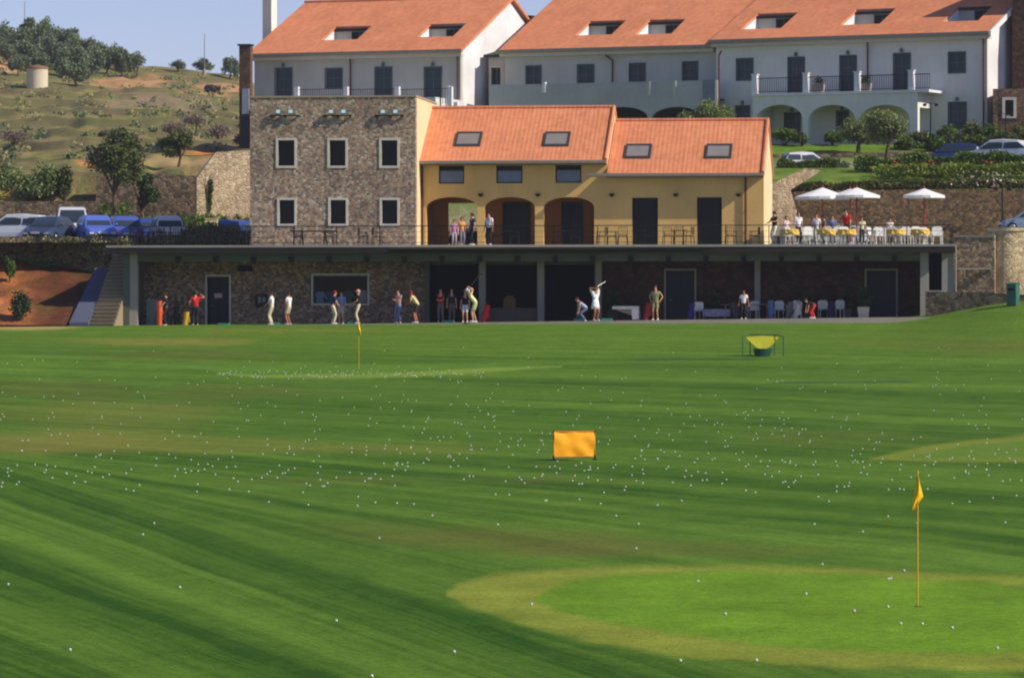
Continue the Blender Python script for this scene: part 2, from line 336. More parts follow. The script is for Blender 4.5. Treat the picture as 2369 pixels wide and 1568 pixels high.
pcx, pcy = zip(*prof); tp = np.interp(cc + (vnoise(xp / 160, yp / 30, 8) - .5) * 8, pcx, pcy) * .8 + .1 + st * .42; wl_ = (1 - sstep(1250, 1900, xp)) * sstep(1075, 1112, cc) * .9
t = t * (1 - wl_) + np.clip(tp, 0, 1) * wl_
n2 = vnoise(xp / 90, yp / 14, 21); n3 = vnoise(xp / 260, yp / 40, 22); n4 = vnoise(xp / 30, yp / 6, 23)
dark = A((42, 80, 6)); light = A((98, 132, 40))
col = lerp(dark, light, np.clip(t + (n2 - .5) * .12 + (n4 - .5) * .14 + (vnoise(pw * 9, xp / 260, 14) - .5) * .26 + (vnoise(pw * 21, xp / 90, 15) - .5) * .18, 0, 1))
far = sstep(900, 750, yp); col = lerp(col, A((96, 126, 40)) * np.ones_like(col), far * 0.5)
BR = A((132, 126, 56)); BR2 = A((98, 98, 42)); YG = A((140, 148, 54))
def patch(cx, cy, rx, ry, colr, k, rag=0.5):
    global col
    d = np.sqrt(((xp - cx) / rx) ** 2 + ((yp - cy) / ry) ** 2) + (n3 - .5) * rag + (n2 - .5) * rag * .6
    col = lerp(col, colr * np.ones_like(col), k * (1 - sstep(0.35, 1.05, d)))
patch(60, 1025, 420, 34, BR, .6); patch(620, 1035, 520, 26, BR, .35); patch(260, 955, 330, 42, BR, .35); patch(150, 900, 260, 34, BR2, .40)
patch(330, 790, 280, 14, BR, .6); patch(420, 822, 260, 14, BR2, .35); patch(1180, 1255, 380, 40, BR2, .5); patch(950, 1230, 280, 34, BR2, .3); patch(1500, 1270, 500, 26, BR2, .45)
patch(2330, 800, 260, 20, BR2, .4); patch(2050, 790, 260, 10, BR2, .3); patch(60, 757, 140, 9, A((176, 158, 96)), .8, .2); patch(1000, 1110, 560, 10, BR2, .35); patch(700, 765, 400, 9, BR, .3)
patch(1900, 1010, 300, 30, BR2, .25); patch(500, 905, 300, 22, BR2, .3)
def region(tops, bots, soft, colr, k, lum=None):
    """ground between an upper and a lower curve"""
    global col
    tx, ty = zip(*tops); bx, by = zip(*bots); wob = (n2 - .5) * soft * 1.2
    T = np.interp(xp, tx, ty) + wob; B = np.interp(xp, bx, by) + wob
    w = sstep(-soft, soft, yp - T) * sstep(-soft, soft, B - yp) * (xp > tx[0]) * 1.0
    w = w * k; c_ = colr * np.ones_like(col)
    if lum is not None: c_ = c_ * lum[..., None]
    col = lerp(col, c_, w)
# near green: paler collar then the close-mown surface
region([(1030, 1372), (1060, 1350), (1130, 1332), (1240, 1320), (1500, 1306), (1800, 1308), (2368, 1334), (3000, 1352), (3600, 1450), (3601, 1500)],
       [(1030, 1376), (1080, 1402), (1200, 1442), (1400, 1488), (1600, 1520), (1850, 1542), (2368, 1548), (3000, 1530), (3600, 1500), (3601, 1480)], 9, YG, .72, 0.86 + 0.3 * n2)
gl = 0.82 + 0.36 * vnoise(xp / 190, yp / 20 + xp / 600, 41) + (n4 - .5) * .12
region([(1236, 1384), (1270, 1362), (1330, 1342), (1420, 1328), (1600, 1320), (1900, 1322), (2368, 1352), (3000, 1372), (3400, 1440), (3401, 1470)],
       [(1236, 1388), (1290, 1410), (1400, 1436), (1550, 1464), (1750, 1490), (2050, 1508), (2368, 1512), (3000, 1500), (3400, 1450), (3401, 1440)], 8, A((102, 142, 30)), .92, gl)
# right-hand green and the far green's collar
region([(2010, 1062), (2060, 1048), (2160, 1030), (2260, 1016), (2368, 1008), (2800, 1000), (3200, 1030)], [(2010, 1064), (2100, 1068), (2368, 1070), (2800, 1066), (3200, 1032)], 4, YG, .55)
region([(2080, 1056), (2180, 1040), (2280, 1026), (2368, 1018), (2800, 1010), (3100, 1030)], [(2080, 1058), (2160, 1062), (2368, 1062), (2800, 1060), (3100, 1032)], 4, A((94, 126, 40)), .9)
region([(500, 862), (640, 864), (830, 864), (1000, 858), (1120, 850), (1300, 846), (1301, 840)], [(500, 864), (620, 872), (800, 876), (960, 872), (1120, 860), (1300, 850), (1301, 839)], 4, A((132, 158, 66)), .65)
region([(250, 835), (500, 842), (830, 846), (1120, 838), (1300, 834)], [(250, 838), (500, 860), (830, 862), (1120, 850), (1300, 838)], 4, A((92, 132, 44)), .55)
for cx, cy, wx in ((1950, 884, 190), (1600, 831, 170)):  # thin worn lines across the turf
    w = (1 - sstep(1.0, 3.0, np.abs(yp - cy + (xp - cx) * 0.006))) * (1 - sstep(wx * .7, wx, np.abs(xp - cx))); col = lerp(col, A((38, 72, 50)) * np.ones_like(col), w * .7)
LAWN = ground_mat('mown_grass', 7.0, 0.55)
grid_mesh('lawn', XX, YY, ZZ, col, LAWN)
# wide ground sheet under everything
gx = np.concatenate([np.linspace(-3000, -120, 20), np.linspace(-110, 110, 60), np.linspace(120, 3000, 20)]); gy = np.concatenate([np.linspace(-600, -20, 12), np.linspace(-15, 215, 80), np.linspace(230, 3500, 24)])
gX, gY = np.meshgrid(gx, gy); gZ = G(gX, np.clip(gY, -20, 204)) - 0.45; grid_mesh('ground', gX, gY, gZ, np.ones(gX.shape + (3,)) * A((84, 104, 52)), LAWN)

# hillside on the left and beyond
SKX = [-1800, 0, 100, 190, 332, 440, 551, 700, 1200, 2400, 4500]; SKY_ = [40, 100, 118, 134, 148, 161, 178, 215, 300, 340, 360]
hx = np.concatenate([np.linspace(-1800, -50, 50), np.linspace(-30, 640, 240), np.linspace(660, 4500, 40)]); hY = np.concatenate([np.linspace(238.5, 272, 40), np.linspace(274, 560, 230), np.linspace(565, 900, 12)])
hxp = np.repeat(hx[None, :], len(hY), 0); hYY = np.repeat(hY[:, None], len(hx), 1); sk = np.interp(hxp, SKX, SKY_)
low = np.interp(hxp, [0, 150, 230, 440, 520, 600, 640, 800], [436, 415, 405, 400, 380, 370, 372, 440]); mid = np.interp(hxp, [0, 150, 300, 600, 640, 800], [395, 365, 352, 345, 348, 430])
tt = np.clip((hYY - 268) / (560 - 268), 0, 1); yi = np.where(hYY < 268, low + (mid - low) * np.clip((hYY - 240) / 28, 0, 1), mid + (sk - mid) * tt ** 0.85)
hZ = (HZ - yi) * np.minimum(hYY, 560) / F - 0.12 * np.maximum(hYY - 560, 0)
ter = vnoise(hxp / 120, hYY / 30, 31) * 1.2; stp = (hZ + ter) / 2.1; hZ2 = hZ + 0.75 * (sstep(0.65, 1.0, stp - np.floor(stp)) - (stp - np.floor(stp))) * sstep(270, 300, hYY) + (vnoise(hxp / 40, hYY / 9, 32) - .5) * 0.5
hZ2 = np.where(hYY < 239.5, 2.6, hZ2)
hXX = (hxp - 1184) * hYY / F; riser = sstep(0.62, 0.8, stp - np.floor(stp)); hn = vnoise(hxp / 50, hYY / 8, 33); hn2 = vnoise(hxp / 16, hYY / 4, 34); hn3 = vnoise(hxp / 140, hYY / 30, 35)
hc = lerp(A((126, 120, 70)), A((144, 120, 90)), np.clip(hn3 * 1.3 - .3, 0, 1)); hc = lerp(hc, A((146, 146, 70)) * np.ones_like(hc), np.clip(hn * 2 - 1.1, 0, 1) * .9)
hc = lerp(hc, A((96, 92, 60)) * np.ones_like(hc), riser * .75); hc = lerp(hc, A((88, 104, 58)) * np.ones_like(hc), np.clip(hn2 * 2 - 1.1, 0, 1) * .6)
col = hc; xp, yp, n2, n3 = hxp, yi, hn2, hn
SOIL = A((196, 148, 104)); OR = A((198, 132, 72))
patch(290, 186, 130, 16, SOIL, .7, .6); patch(60, 150, 170, 14, SOIL, .8, .8); patch(40, 100, 100, 22, A((170, 116, 88)), .8, .8); patch(500, 205, 110, 14, SOIL, .6, .8); patch(470, 235, 60, 8, SOIL, .4); patch(230, 372, 70, 14, OR, 1.0, .3)
patch(480, 352, 70, 10, OR, .9, .3); patch(500, 378, 130, 26, A((176, 148, 104)), 1.0, .3); patch(340, 375, 130, 18, A((176, 148, 104)), .7, .5); patch(370, 232, 160, 22, A((140, 122, 98)), .7, .8); patch(60, 455, 130, 30, OR, .8, .3)
grid_mesh('hillside', hXX, hYY, hZ2, col, ground_mat('hill_ground', 1.9, 0.8, contrast=0.5))
def hill_z(x, Y):
    i = int(np.argmin(np.abs(hY - Y))); return float(np.interp(x, hx, hZ2[i]))
def hill_hit(x, y, Ymin=262):
    cols = np.array([np.interp(x, hx, hZ2[i]) for i in range(len(hY))]); yy = HZ - cols * F / hY; ok = (hY >= Ymin) & (hY <= 560); k = np.where(ok)[0]; i = k[int(np.argmin(np.abs(yy[k] - y)))]
    return Vector(((x - 1184) * hY[i] / F, hY[i], cols[i]))
# ---------------------------------------------------------------- building helpers (parts in facade coordinates)
def bthing(name, label, cat, fr, zb, group=None): return thing(name, label, cat, (fr.o.x, fr.o.y, zb), fr.rot, group)
def bpart(mb, name, mat, parent, smooth=False, label=None):
    o = mb.build(name, mat, parent, smooth); o.location = (0, 0, -parent.location.z); tag(o, label); return o
def sub(mb, name, mat, part, label=None, smooth=False):
    o = mb.build(name, mat, part, smooth); tag(o, label); return o
def ring(m, u0, u1, z0, z1, w, v0, v1, bottom=True):
    m.box(u0 - w, u0, v0, v1, z0 - (w if bottom else 0), z1 + w); m.box(u1, u1 + w, v0, v1, z0 - (w if bottom else 0), z1 + w)
    m.box(u0, u1, v0, v1, z1, z1 + w)
    if bottom: m.box(u0, u1, v0, v1, z0 - w, z0)
    return m
def win(parent, r, v, w=0.10, trim=TRIM, glass=GLASS, name='window', sash=SHUT, mull=1, proud=0.04, deep=0.16, bottom=True, bars=0):
    """surround + sash frame + pane for the opening r=(u0,u1,z0,z1)"""
    u0, u1, z0, z1 = r; f = MB(); ring(f, u0, u1, z0, z1, w, v - proud, v + deep + 0.06, bottom); o = bpart(f, name, trim, parent)
    s = MB(); k = 0.06; a, b, c, d = u0 + 0.004, u1 - 0.004, z0 + 0.004, z1 - 0.004; vv = v + deep
    s.box(a, a + k, vv - .05, vv, c, d); s.box(b - k, b, vv - .05, vv, c, d); s.box(a + k, b - k, vv - .05, vv, d - k, d); s.box(a + k, b - k, vv - .05, vv, c, c + k)
    for i in range(mull):
        um = a + (b - a) * (i + 1) / (mull + 1); s.box(um - .03, um + .03, vv - .045, vv, c + k, d - k)
    for i in range(bars):
        zm = c + (d - c) * (i + 1) / (bars + 1); s.box(a + k, b - k, vv - .035, vv - .005, zm - .015, zm + .015)
    sub(s, 'sash', sash, o); g = MB(); g.box(a, b, vv + .002, vv + .02, c, d); sub(g, 'pane', glass, o); return o
def roof_slab(u0, u1, v0, z0, v1, z1, holes=(), th=0.16):
    m = MB(); us = sorted({u0, u1} | {h[i] for h in holes for i in (0, 1)}); vv = sorted({v0, v1} | {h[i] for h in holes for i in (2, 3)})
    Z = lambda v: z0 + (z1 - z0) * (v - v0) / (v1 - v0)
    for a, b in zip(us[:-1], us[1:]):
        for c, d in zip(vv[:-1], vv[1:]):
            if any(h[0] < (a + b) / 2 < h[1] and h[2] < (c + d) / 2 < h[3] for h in holes): continue
            q = [(a, c, Z(c)), (b, c, Z(c)), (b, d, Z(d)), (a, d, Z(d))]; m.quad(*q); m.quad(*[(x, y, z - th) for x, y, z in reversed(q)])
    for a, b in ((u0, u0), (u1, u1)): m.quad((a, v0, Z(v0)), (a, v1, Z(v1)), (a, v1, Z(v1) - th), (a, v0, Z(v0) - th))
    m.quad((u0, v0, Z(v0) - th), (u1, v0, Z(v0) - th), (u1, v0, Z(v0)), (u0, v0, Z(v0)))
    for h in holes:
        a, b, c, d = h; m.quad((a, c, Z(c)), (a, d, Z(d)), (a, d, Z(d) - th), (a, c, Z(c) - th)); m.quad((b, c, Z(c)), (b, d, Z(d)), (b, d, Z(d) - th), (b, c, Z(c) - th)); m.quad((a, d, Z(d)), (b, d, Z(d)), (b, d, Z(d) - th), (a, d, Z(d) - th)); m.quad((a, c, Z(c)), (b, c, Z(c)), (b, c, Z(c) - th), (a, c, Z(c) - th))
    return m, Z
def gutter(u0, u1, v, z, r=0.08):
    m = MB(); prof = [(v - r, z + r), (v - r, z - r * .4), (v - r * .5, z - r), (v + r * .5, z - r), (v + r, z - r * .4), (v + r, z + r)]
    return m.prismx(prof, u0, u1)
def downpipe(parent, u, v, z0, z1, crook=0.0, mat=PIPE):
    m = MB(); m.tube((u, v, z0), (u, v, z1 - .3), 0.055, n=8); m.tube((u, v, z1 - .3), (u - crook, v - .05, z1 + .02), 0.055, n=8)
    for k in range(3): m.tube((u, v, z0 + (z1 - z0) * (.2 + .3 * k)), (u, v, z0 + (z1 - z0) * (.2 + .3 * k) + .04), 0.075, n=8)
    return bpart(m, 'downpipe', mat, parent)

# ================================================================= long low building: slab, stone wall, rooms
CF = Frame(1184, 202, 6.5); ST = 2.84
def padz(u): return -0.955 + 0.0125 * u
uL, uR = CF.u(245), CF.u(2208)
pad = MB(); ua, ub, va, vb = CF.u(70), CF.u(2150), -1.9, 13.0
pad.add([(ua, va, padz(ua)), (ub, va, padz(ub)), (ub, vb, padz(ub)), (ua, vb, padz(ua)), (ua, va, padz(ua) - .4), (ub, va, padz(ub) - .4), (ub, vb, padz(ub) - .4), (ua, vb, padz(ua) - .4)],
        [(0, 1, 2, 3), (7, 6, 5, 4), (0, 4, 5, 1), (1, 5, 6, 2), (2, 6, 7, 3), (3, 7, 4, 0)])
tag(pad.build('pavement', plaster('tee_paving', (176, 164, 150), .12), loc=CF.o, rot=CF.rot), kind='structure')
lb = bthing('range_building', 'long low stone building open to the lawn under a flat terrace slab', 'building', CF, -1.0)
m = MB(); m.box(uL, uR, 0.0, 16.0, ST - 0.11, ST); bpart(m, 'terrace_slab', CONC, lb)
m = MB(); m.box(uL + .02, uR - .02, 0.03, 0.20, ST - 0.40, ST - 0.112); m.box(uR - .2, uR - .05, 0.2, 6, ST - 0.40, ST - 0.162); m.box(uL + .05, uL + .2, 0.2, 4, ST - 0.40, ST - 0.162); bpart(m, 'fascia', FASCIA, lb)
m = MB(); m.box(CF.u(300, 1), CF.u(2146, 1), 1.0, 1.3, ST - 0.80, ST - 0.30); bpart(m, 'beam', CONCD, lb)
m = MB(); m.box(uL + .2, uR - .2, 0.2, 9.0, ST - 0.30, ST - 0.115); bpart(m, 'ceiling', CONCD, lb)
for k in range(21):
    u = CF.u(412 + k * 87.2, 0.98)
    if u > CF.u(2120, 1): break
    m = MB(); m.box(u - .13, u + .13, 0.86, 1.0, ST - .78, ST - .56); m.tube((u, .93, ST - .78), (u, .93, ST - .84), .07, .10, 10); bpart(m, 'downlight', plain('downlight_black', (22, 22, 22), .5), lb)
for x0, x1 in ((300, 318), (2128, 2146)):
    a, b = CF.u(x0, 1), CF.u(x1, 1); m = MB(); m.box(a, b, 0.96, 1.34, padz(a) - .1, ST - .30); bpart(m, 'column', CONC, lb)
WV = 4.4
def W(x): return CF.u(x, WV)
def wr(x0, y0, x1, y1): return CF.rect(x0, y0, x1, y1, WV)
zb, zt = -1.6, ST - .3
SHOPG, gn, gl_, gb = new_mat('shop_glass'); gb.inputs['Base Color'].default_value = (.02, .02, .02, 1); gb.inputs['Roughness'].default_value = .08; gt = gn.new('ShaderNodeBsdfTransparent'); gm = gn.new('ShaderNodeMixShader'); gm.inputs[0].default_value = .1
gl_.new(gt.outputs[0], gm.inputs[1]); gl_.new(gb.outputs[0], gm.inputs[2]); gl_.new(gm.outputs[0], gn['Material Output'].inputs[0])
door1 = wr(479, 640, 530, 745); winb = wr(724, 637, 850, 702); door2 = wr(1540, 626, 1606, 742); door3 = wr(2004, 626, 2072, 742)
bay1 = wr(992, 612, 1106, 745); bay2 = wr(1123, 612, 1241, 745); bay3 = wr(1259, 612, 1374, 745)
def flo(r): return (r[0], r[1], padz((r[0] + r[1]) / 2) - 0.06, r[3])
door1, door2, door3, bay1, bay2, bay3 = map(flo, (door1, door2, door3, bay1, bay2, bay3))
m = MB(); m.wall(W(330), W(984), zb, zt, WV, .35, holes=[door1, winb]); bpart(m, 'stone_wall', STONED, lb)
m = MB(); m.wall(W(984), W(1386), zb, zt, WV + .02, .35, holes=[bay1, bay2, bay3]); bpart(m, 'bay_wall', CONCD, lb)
m = MB(); m.wall(W(1386), W(2128), zb, zt, WV, .35, holes=[door2, door3]); m.box(W(2128), W(2128) + .35, 1.34, WV + 0.3, zb, zt); bpart(m, 'brown_wall', stone('brown_wall_stone', [(84, 60, 50), (70, 54, 46), (96, 68, 56), (76, 62, 52)], 3.4, (60, 50, 44)), lb)
m = MB(); m.box(W(320), W(330), 1.4, WV + .35, zb, zt); bpart(m, 'end_wall', CONC, lb)
for r in (door1, door2, door3):
    o = win(lb, r, WV, .09, TRIM if r is door1 else CONC, plain('navy_door_paint', (20, 28, 44), .5), 'door', plain('navy_door_frame', (16, 22, 34), .5), 1, bottom=False, deep=.2)
    h = MB(); h.tube((r[0] + .15, WV + .12, r[2] + 1.05), (r[0] + .30, WV + .12, r[2] + 1.05), .02); sub(h, 'handle', GUTTER, o)
    if r is door1: h = MB(); uu = (r[0] + r[1]) / 2; h.box(uu - .22, uu + .18, WV + .10, WV + .14, r[2] + 1.45, r[2] + 1.68); sub(h, 'notice', plain('pale_notice', (196, 170, 170), .7), o)
win(lb, winb, WV, .09, TRIM, SHOPG, 'display_window', SHUT, 0)
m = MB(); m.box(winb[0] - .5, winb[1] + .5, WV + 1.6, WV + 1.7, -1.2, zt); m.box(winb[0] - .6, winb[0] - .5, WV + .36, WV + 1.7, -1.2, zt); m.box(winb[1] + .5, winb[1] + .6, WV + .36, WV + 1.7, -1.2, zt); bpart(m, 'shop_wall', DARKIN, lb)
for i, (x0, x1) in enumerate(((982, 992), (1108, 1122), (1243, 1258), (1377, 1391), (1745, 1758))):
    a, b = CF.u(x0, WV - .6), CF.u(x1, WV - .6); m = MB(); m.box(a, b, WV - .62, WV - .32, padz(a) - .1, zt); bpart(m, 'pillar', CONC if i else CONCD, lb)
m = MB()   # rooms behind the bays
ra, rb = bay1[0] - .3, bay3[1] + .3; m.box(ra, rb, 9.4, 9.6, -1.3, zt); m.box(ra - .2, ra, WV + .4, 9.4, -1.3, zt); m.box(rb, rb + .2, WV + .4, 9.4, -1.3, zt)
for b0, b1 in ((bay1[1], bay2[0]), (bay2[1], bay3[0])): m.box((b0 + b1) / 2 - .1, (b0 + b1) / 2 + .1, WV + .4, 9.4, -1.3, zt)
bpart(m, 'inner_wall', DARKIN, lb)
m = MB(); m.box(bay2[0] + .02, bay2[1] - .02, WV + .05, WV + .3, bay2[2], bay2[2] + .75); bpart(m, 'counter', plaster('counter_plaster', (110, 104, 96)), lb)
m = MB(); r = wr(550, 614, 583, 628); m.box(r[0], r[1], WV - .10, WV - .01, r[2], r[3]); m.box(r[0] + .05, r[1] - .05, WV - .13, WV - .10, r[2] + .05, r[3] - .05); bpart(m, 'air_vent', IRON, lb)
# clothes on show behind the big window
for i, (x, c_) in enumerate(((736, (150, 164, 196)), (760, (70, 84, 130)), (800, (60, 110, 90)), (838, (170, 176, 186)))):
    a = W(x); g = thing('shirt_on_rack', ['pale blue shirt hanging at the left end behind the big shop window', 'navy shirt hanging second from the left inside the big window', 'green shirt hanging in the middle of the big shop window', 'light grey shirt hanging at the right end of the big window'][i], 'shirt', CF.w(a, WV + .55, -.1 + .02 * i), CF.rot, 'shirts hanging in the shop window')
    m = MB(); m.prism([(-.20, 0), (.20, 0), (.19, .42), (.34, .22), (.40, .30), (.2, .62), (.07, .66), (-.07, .66), (-.2, .62), (-.40, .30), (-.34, .22), (-.19, .42)], -.05, .05); m.build('body', plain('shop_shirt%d' % i, c_, .9), g)
    m = MB(); m.path([(-.16, 0, .64), (0, 0, .70), (.16, 0, .64)], .012); m.tube((0, 0, .70), (0, 0, .78), .01); m.build('hanger', IRON, g)
# sign board hanging on the stone wall
r = wr(592, 680, 619, 709); g = thing('notice_board', 'dark framed notice board on the stone wall behind two golfers in white', 'notice board', CF.w((r[0] + r[1]) / 2, WV - .1, r[2]), CF.rot)
w_, h_ = (r[1] - r[0]) / 2, r[3] - r[2]; m = MB(); ring(m, -w_ + .05, w_ - .05, .05, h_ - .05, .05, -.03, .05); m.build('frame', IRON, g); m = MB(); m.box(-w_ + .05, w_ - .05, 0, .03, .05, h_ - .05); m.build('board', plain('slate_board', (60, 72, 70), .7), g)
m = MB(); m.box(-.16, -.04, -.012, -.002, .2, h_ - .15); m.box(.05, .2, -.012, -.002, .25, h_ - .2); m.build('paper', plain('paper', (150, 158, 150), .8), g)

# right end: small dark doorway block, low stone walls, bastion
rt = bthing('end_block', 'pale concrete end of the terrace with a tall dark opening', 'building', CF, -1.0)
a, b, c = CF.u(2146, 1.2), CF.u(2180, 1.2), CF.u(2206, 1.2); z0 = CF.z(672, b, 1.2)
op = (CF.u(2147, 1.2), CF.u(2178, 1.2), z0, CF.z(585, b, 1.2)); m = MB(); m.wall(a, c, z0 - 1.2, ST - .41, 1.2, .3, holes=[(op[0] + .02, op[1], op[2], op[3])]); m.box(c - .2, c, 1.5, 5, z0 - 1.2, ST - .41); bpart(m, 'wall', CONC, rt)
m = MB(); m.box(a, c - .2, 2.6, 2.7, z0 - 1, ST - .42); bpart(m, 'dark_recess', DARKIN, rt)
m = MB(); m.tube((c + .08, 1.15, z0 - .5), (c + .08, 1.15, ST - .05), .05); bpart(m, 'downpipe', GUTTER, rt)
# low stone wall in front, rising lawn below it
def stone_wall(name, label, pts, th, mat, cap=None, cat='wall', group=None):
    """pts: (x, Y, ztop, zbottom) run of wall"""
    w = [((x - 1184) * Y / F, Y, zt_, zb_) for x, Y, zt_, zb_ in pts]; o = thing(name, label, cat, (w[0][0], w[0][1], w[0][3]), 0, group); bx, by, bz = w[0][0], w[0][1], w[0][3]
    m = MB(); cp = MB()
    for (x0, y0, t0, b0), (x1, y1, t1, b1) in zip(w[:-1], w[1:]):
        d = Vector((x1 - x0, y1 - y0, 0)).normalized(); nrm = Vector((-d.y, d.x, 0)) * th
        def hexa(M, e, lo0, lo1, hi0, hi1):
            A_ = [(x0 - bx - nrm.x / th * e, y0 - by - nrm.y / th * e), (x1 - bx - nrm.x / th * e, y1 - by - nrm.y / th * e), (x1 - bx + nrm.x + nrm.x / th * e, y1 - by + nrm.y + nrm.y / th * e), (x0 - bx + nrm.x + nrm.x / th * e, y0 - by + nrm.y + nrm.y / th * e)]
            M.add([(*A_[0], lo0 - bz), (*A_[1], lo1 - bz), (*A_[2], lo1 - bz), (*A_[3], lo0 - bz), (*A_[0], hi0 - bz), (*A_[1], hi1 - bz), (*A_[2], hi1 - bz), (*A_[3], hi0 - bz)], [(0, 3, 2, 1), (4, 5, 6, 7), (0, 1, 5, 4), (1, 2, 6, 5), (2, 3, 7, 6), (3, 0, 4, 7)])
        hexa(m, 0, b0, b1, t0, t1)
        if cap: hexa(cp, .04, t0 + .002, t1 + .002, t0 + .10, t1 + .10)
    m.build('masonry', mat, o)
    if cap: cp.build('coping', cap, o)
    return o
def zy(y, Y): return -(y - HZ) * Y / F
stone_wall('low_wall', 'low rough stone wall where the lawn climbs beside the terrace end', [(2140, 198.8, zy(674, 198.8), -1.4), (2300, 197.8, zy(678, 197.8), -1.4), (2420, 197, zy(684, 197), -1.4), (2700, 195, zy(684, 197), -1.4)], .5, STONEW)
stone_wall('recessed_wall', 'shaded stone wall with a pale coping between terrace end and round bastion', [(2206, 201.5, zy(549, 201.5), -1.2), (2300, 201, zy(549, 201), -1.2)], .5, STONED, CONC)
g = thing('wall_ledge', 'thin pale ledge across the shaded wall beside the bastion', 'ledge', P(2250, 622, 201.0)); m = MB(); m.box(-.75, .9, -.1, .12, -.03, .03); m.build('ledge', CONC, g)
bs = thing('bastion', 'round tan stone bastion at the right edge of the picture', 'bastion', P(2330, 700, 202.2) + Vector((0, 0, -.8)))
m = MB(); R_ = .98; zt_b = zy(527, 201.4) + .8; m.lathe([(R_ + .10, -.6), (R_, 1.0), (R_ - .02, zt_b - .16), (0.01, zt_b - .16)], n=40)
d_ = Vector((math.cos(.20), math.sin(.20), 0)); n_b = Vector((-d_.y, d_.x, 0)); a_ = -n_b * (R_ - .02); e_ = a_ + d_ * 12; b_ = n_b * .9; g_ = b_ + d_ * 12
m.add([(*(q.xy), z_) for z_ in (-.6, zt_b - .161) for q in (a_, e_, g_, b_)], [(0, 3, 2, 1), (4, 5, 6, 7), (0, 1, 5, 4), (1, 2, 6, 5), (2, 3, 7, 6), (3, 0, 4, 7)]); m.build('masonry', STONET, bs)
m = MB(); m.lathe([(R_ + .06, zt_b - .158), (R_ + .06, zt_b), (.01, zt_b)], n=40); a_ = a_ * 1.05
m.add([(*(q.xy), z_) for z_ in (zt_b - .155, zt_b - .003) for q in (a_, a_ + d_ * 12, g_, b_)], [(0, 3, 2, 1), (4, 5, 6, 7), (0, 1, 5, 4), (1, 2, 6, 5), (2, 3, 7, 6), (3, 0, 4, 7)]); m.build('coping', plain('tan_cap', (196, 178, 146), .85), bs)

# stairs at the left end
sa, sb = CF.u(206, -1.2), CF.u(264, -1.2)
stt = bthing('outdoor_stairs', 'concrete outdoor stairs climbing from the lawn to the terrace left end', 'stairs', CF, padz(sa)); m = MB()
zs0 = padz(sa) - .02; n_ = 20
for k in range(n_): m.box(sa, sb, -1.2 + .3 * k, 5.2, zs0 + (ST - zs0 - .3) * k / n_, zs0 + (ST - zs0 - .3) * (k + 1) / n_)
bpart(m, 'steps', plaster('step_concrete', (158, 144, 118), .12), stt)
m = MB()
for k in range(n_): zq = zs0 + (ST - zs0 - .3) * (k + 1) / n_; m.box(sa + .02, sb - .02, -1.24 + .3 * k, -1.203 + .3 * k, zq - .035, zq + .004)
bpart(m, 'nosing', plain('step_nosing', (92, 84, 70), .8), stt)
m = MB(); la = CF.u(160, -1.4); lo = zs0 - .2
m.prismx([(-1.4, lo), (-1.4, zs0 + .25), (4.6, zs0 + 3.0), (5.0, zs0 + 3.0), (5.0, lo)], la, sa - .003); bpart(m, 'side_wall', plaster('blue_grey_render', (88, 92, 112), .14), stt)
m = MB(); m.box(sb + .003, CF.u(298, .8), .9, 5.2, zs0 - .2, ST - .42); bpart(m, 'inner_side_wall', CONCD, stt)

# ================================================================= stone tower
TV = 5.0; tw = bthing('stone_tower', 'square three storey rubble stone tower with six pale framed windows', 'tower', CF, ST)
ta, tb = CF.u(578, TV), CF.u(961, TV); tz = CF.z(226, (ta + tb) / 2, TV)
th_ = []
for xa, xb in ((643, 681), (762, 799), (882, 919)):
    th_.append(CF.rect(xa, 325, xb, 384, TV))
for xa, xb in ((646, 681), (764, 800), (883, 919)):
    th_.append(CF.rect(xa, 463, xb, 518, TV))
m = MB(); m.wall(ta, tb, ST + .003, tz, TV, .5, holes=th_); m.box(ta, ta + .5, TV + .5, TV + 9, ST, tz); m.box(ta + .5, tb - .5, TV + 8.5, TV + 9, ST, tz); m.box(ta + .5, tb - .5, TV + .5, TV + 8.5, tz - .9, tz - .7); bpart(m, 'masonry', STONE, tw)
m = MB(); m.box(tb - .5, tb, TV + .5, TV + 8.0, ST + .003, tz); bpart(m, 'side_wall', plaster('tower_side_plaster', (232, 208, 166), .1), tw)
m = MB()
for q in ((ta - .04, tb + .04, TV - .04, TV + .5), (ta - .04, ta + .5, TV + .5, TV + 9), (tb - .5, tb + .04, TV + .5, TV + 8)): m.box(*q, tz + .002, tz + .09)
bpart(m, 'coping', plain('tan_coping', (170, 150, 124), .85), tw)
for r in th_: win(tw, r, TV, .11, TRIM, GLASS, 'window', plain('dark_sash', (20, 22, 22), .7), 0, deep=.25)
k = 0
for xm in (659, 781, 901):
    zz_ = CF.z(268, CF.u(xm, TV), TV); uu = CF.u(xm, TV)
    o = bthing('floodlight_bracket', '', '', CF, 0); o.location = CF.w(uu, TV, zz_); nm = ['left', 'middle', 'right'][k]
    tag(o, ['twin floodlight on a dark bracket above the leftmost column of tower windows', 'twin floodlight on a dark bracket above the middle column of tower windows', 'twin floodlight on a dark bracket above the right column of tower windows'][k], 'floodlight', 'twin floodlights on the tower'); k += 1
    m = MB(); m.box(-.72, .72, -.14, -.08, -.03, .03)
    for q in (-.66, 0, .66): m.box(q - .04, q + .04, -.15, 0, -.08, .0)
    m.build('bracket', IRON, o)
    for q in (-.32, .32):
        h = MB(); h.prismx([(-.24, .08), (-.12, .05), (-.08, .26), (-.15, .32)], q - .15, q + .15); ho = h.build('lamp', plain('lamp_teal', (96, 132, 132), .4, .2), o)
        h = MB(); h.quad((q - .10, -.236, .12), (q + .10, -.236, .12), (q + .10, -.170, .28), (q - .10, -.170, .28)); h.build('lens', plain('lamp_glass', (206, 224, 224), .15, 0, .1, 3, .6), ho)

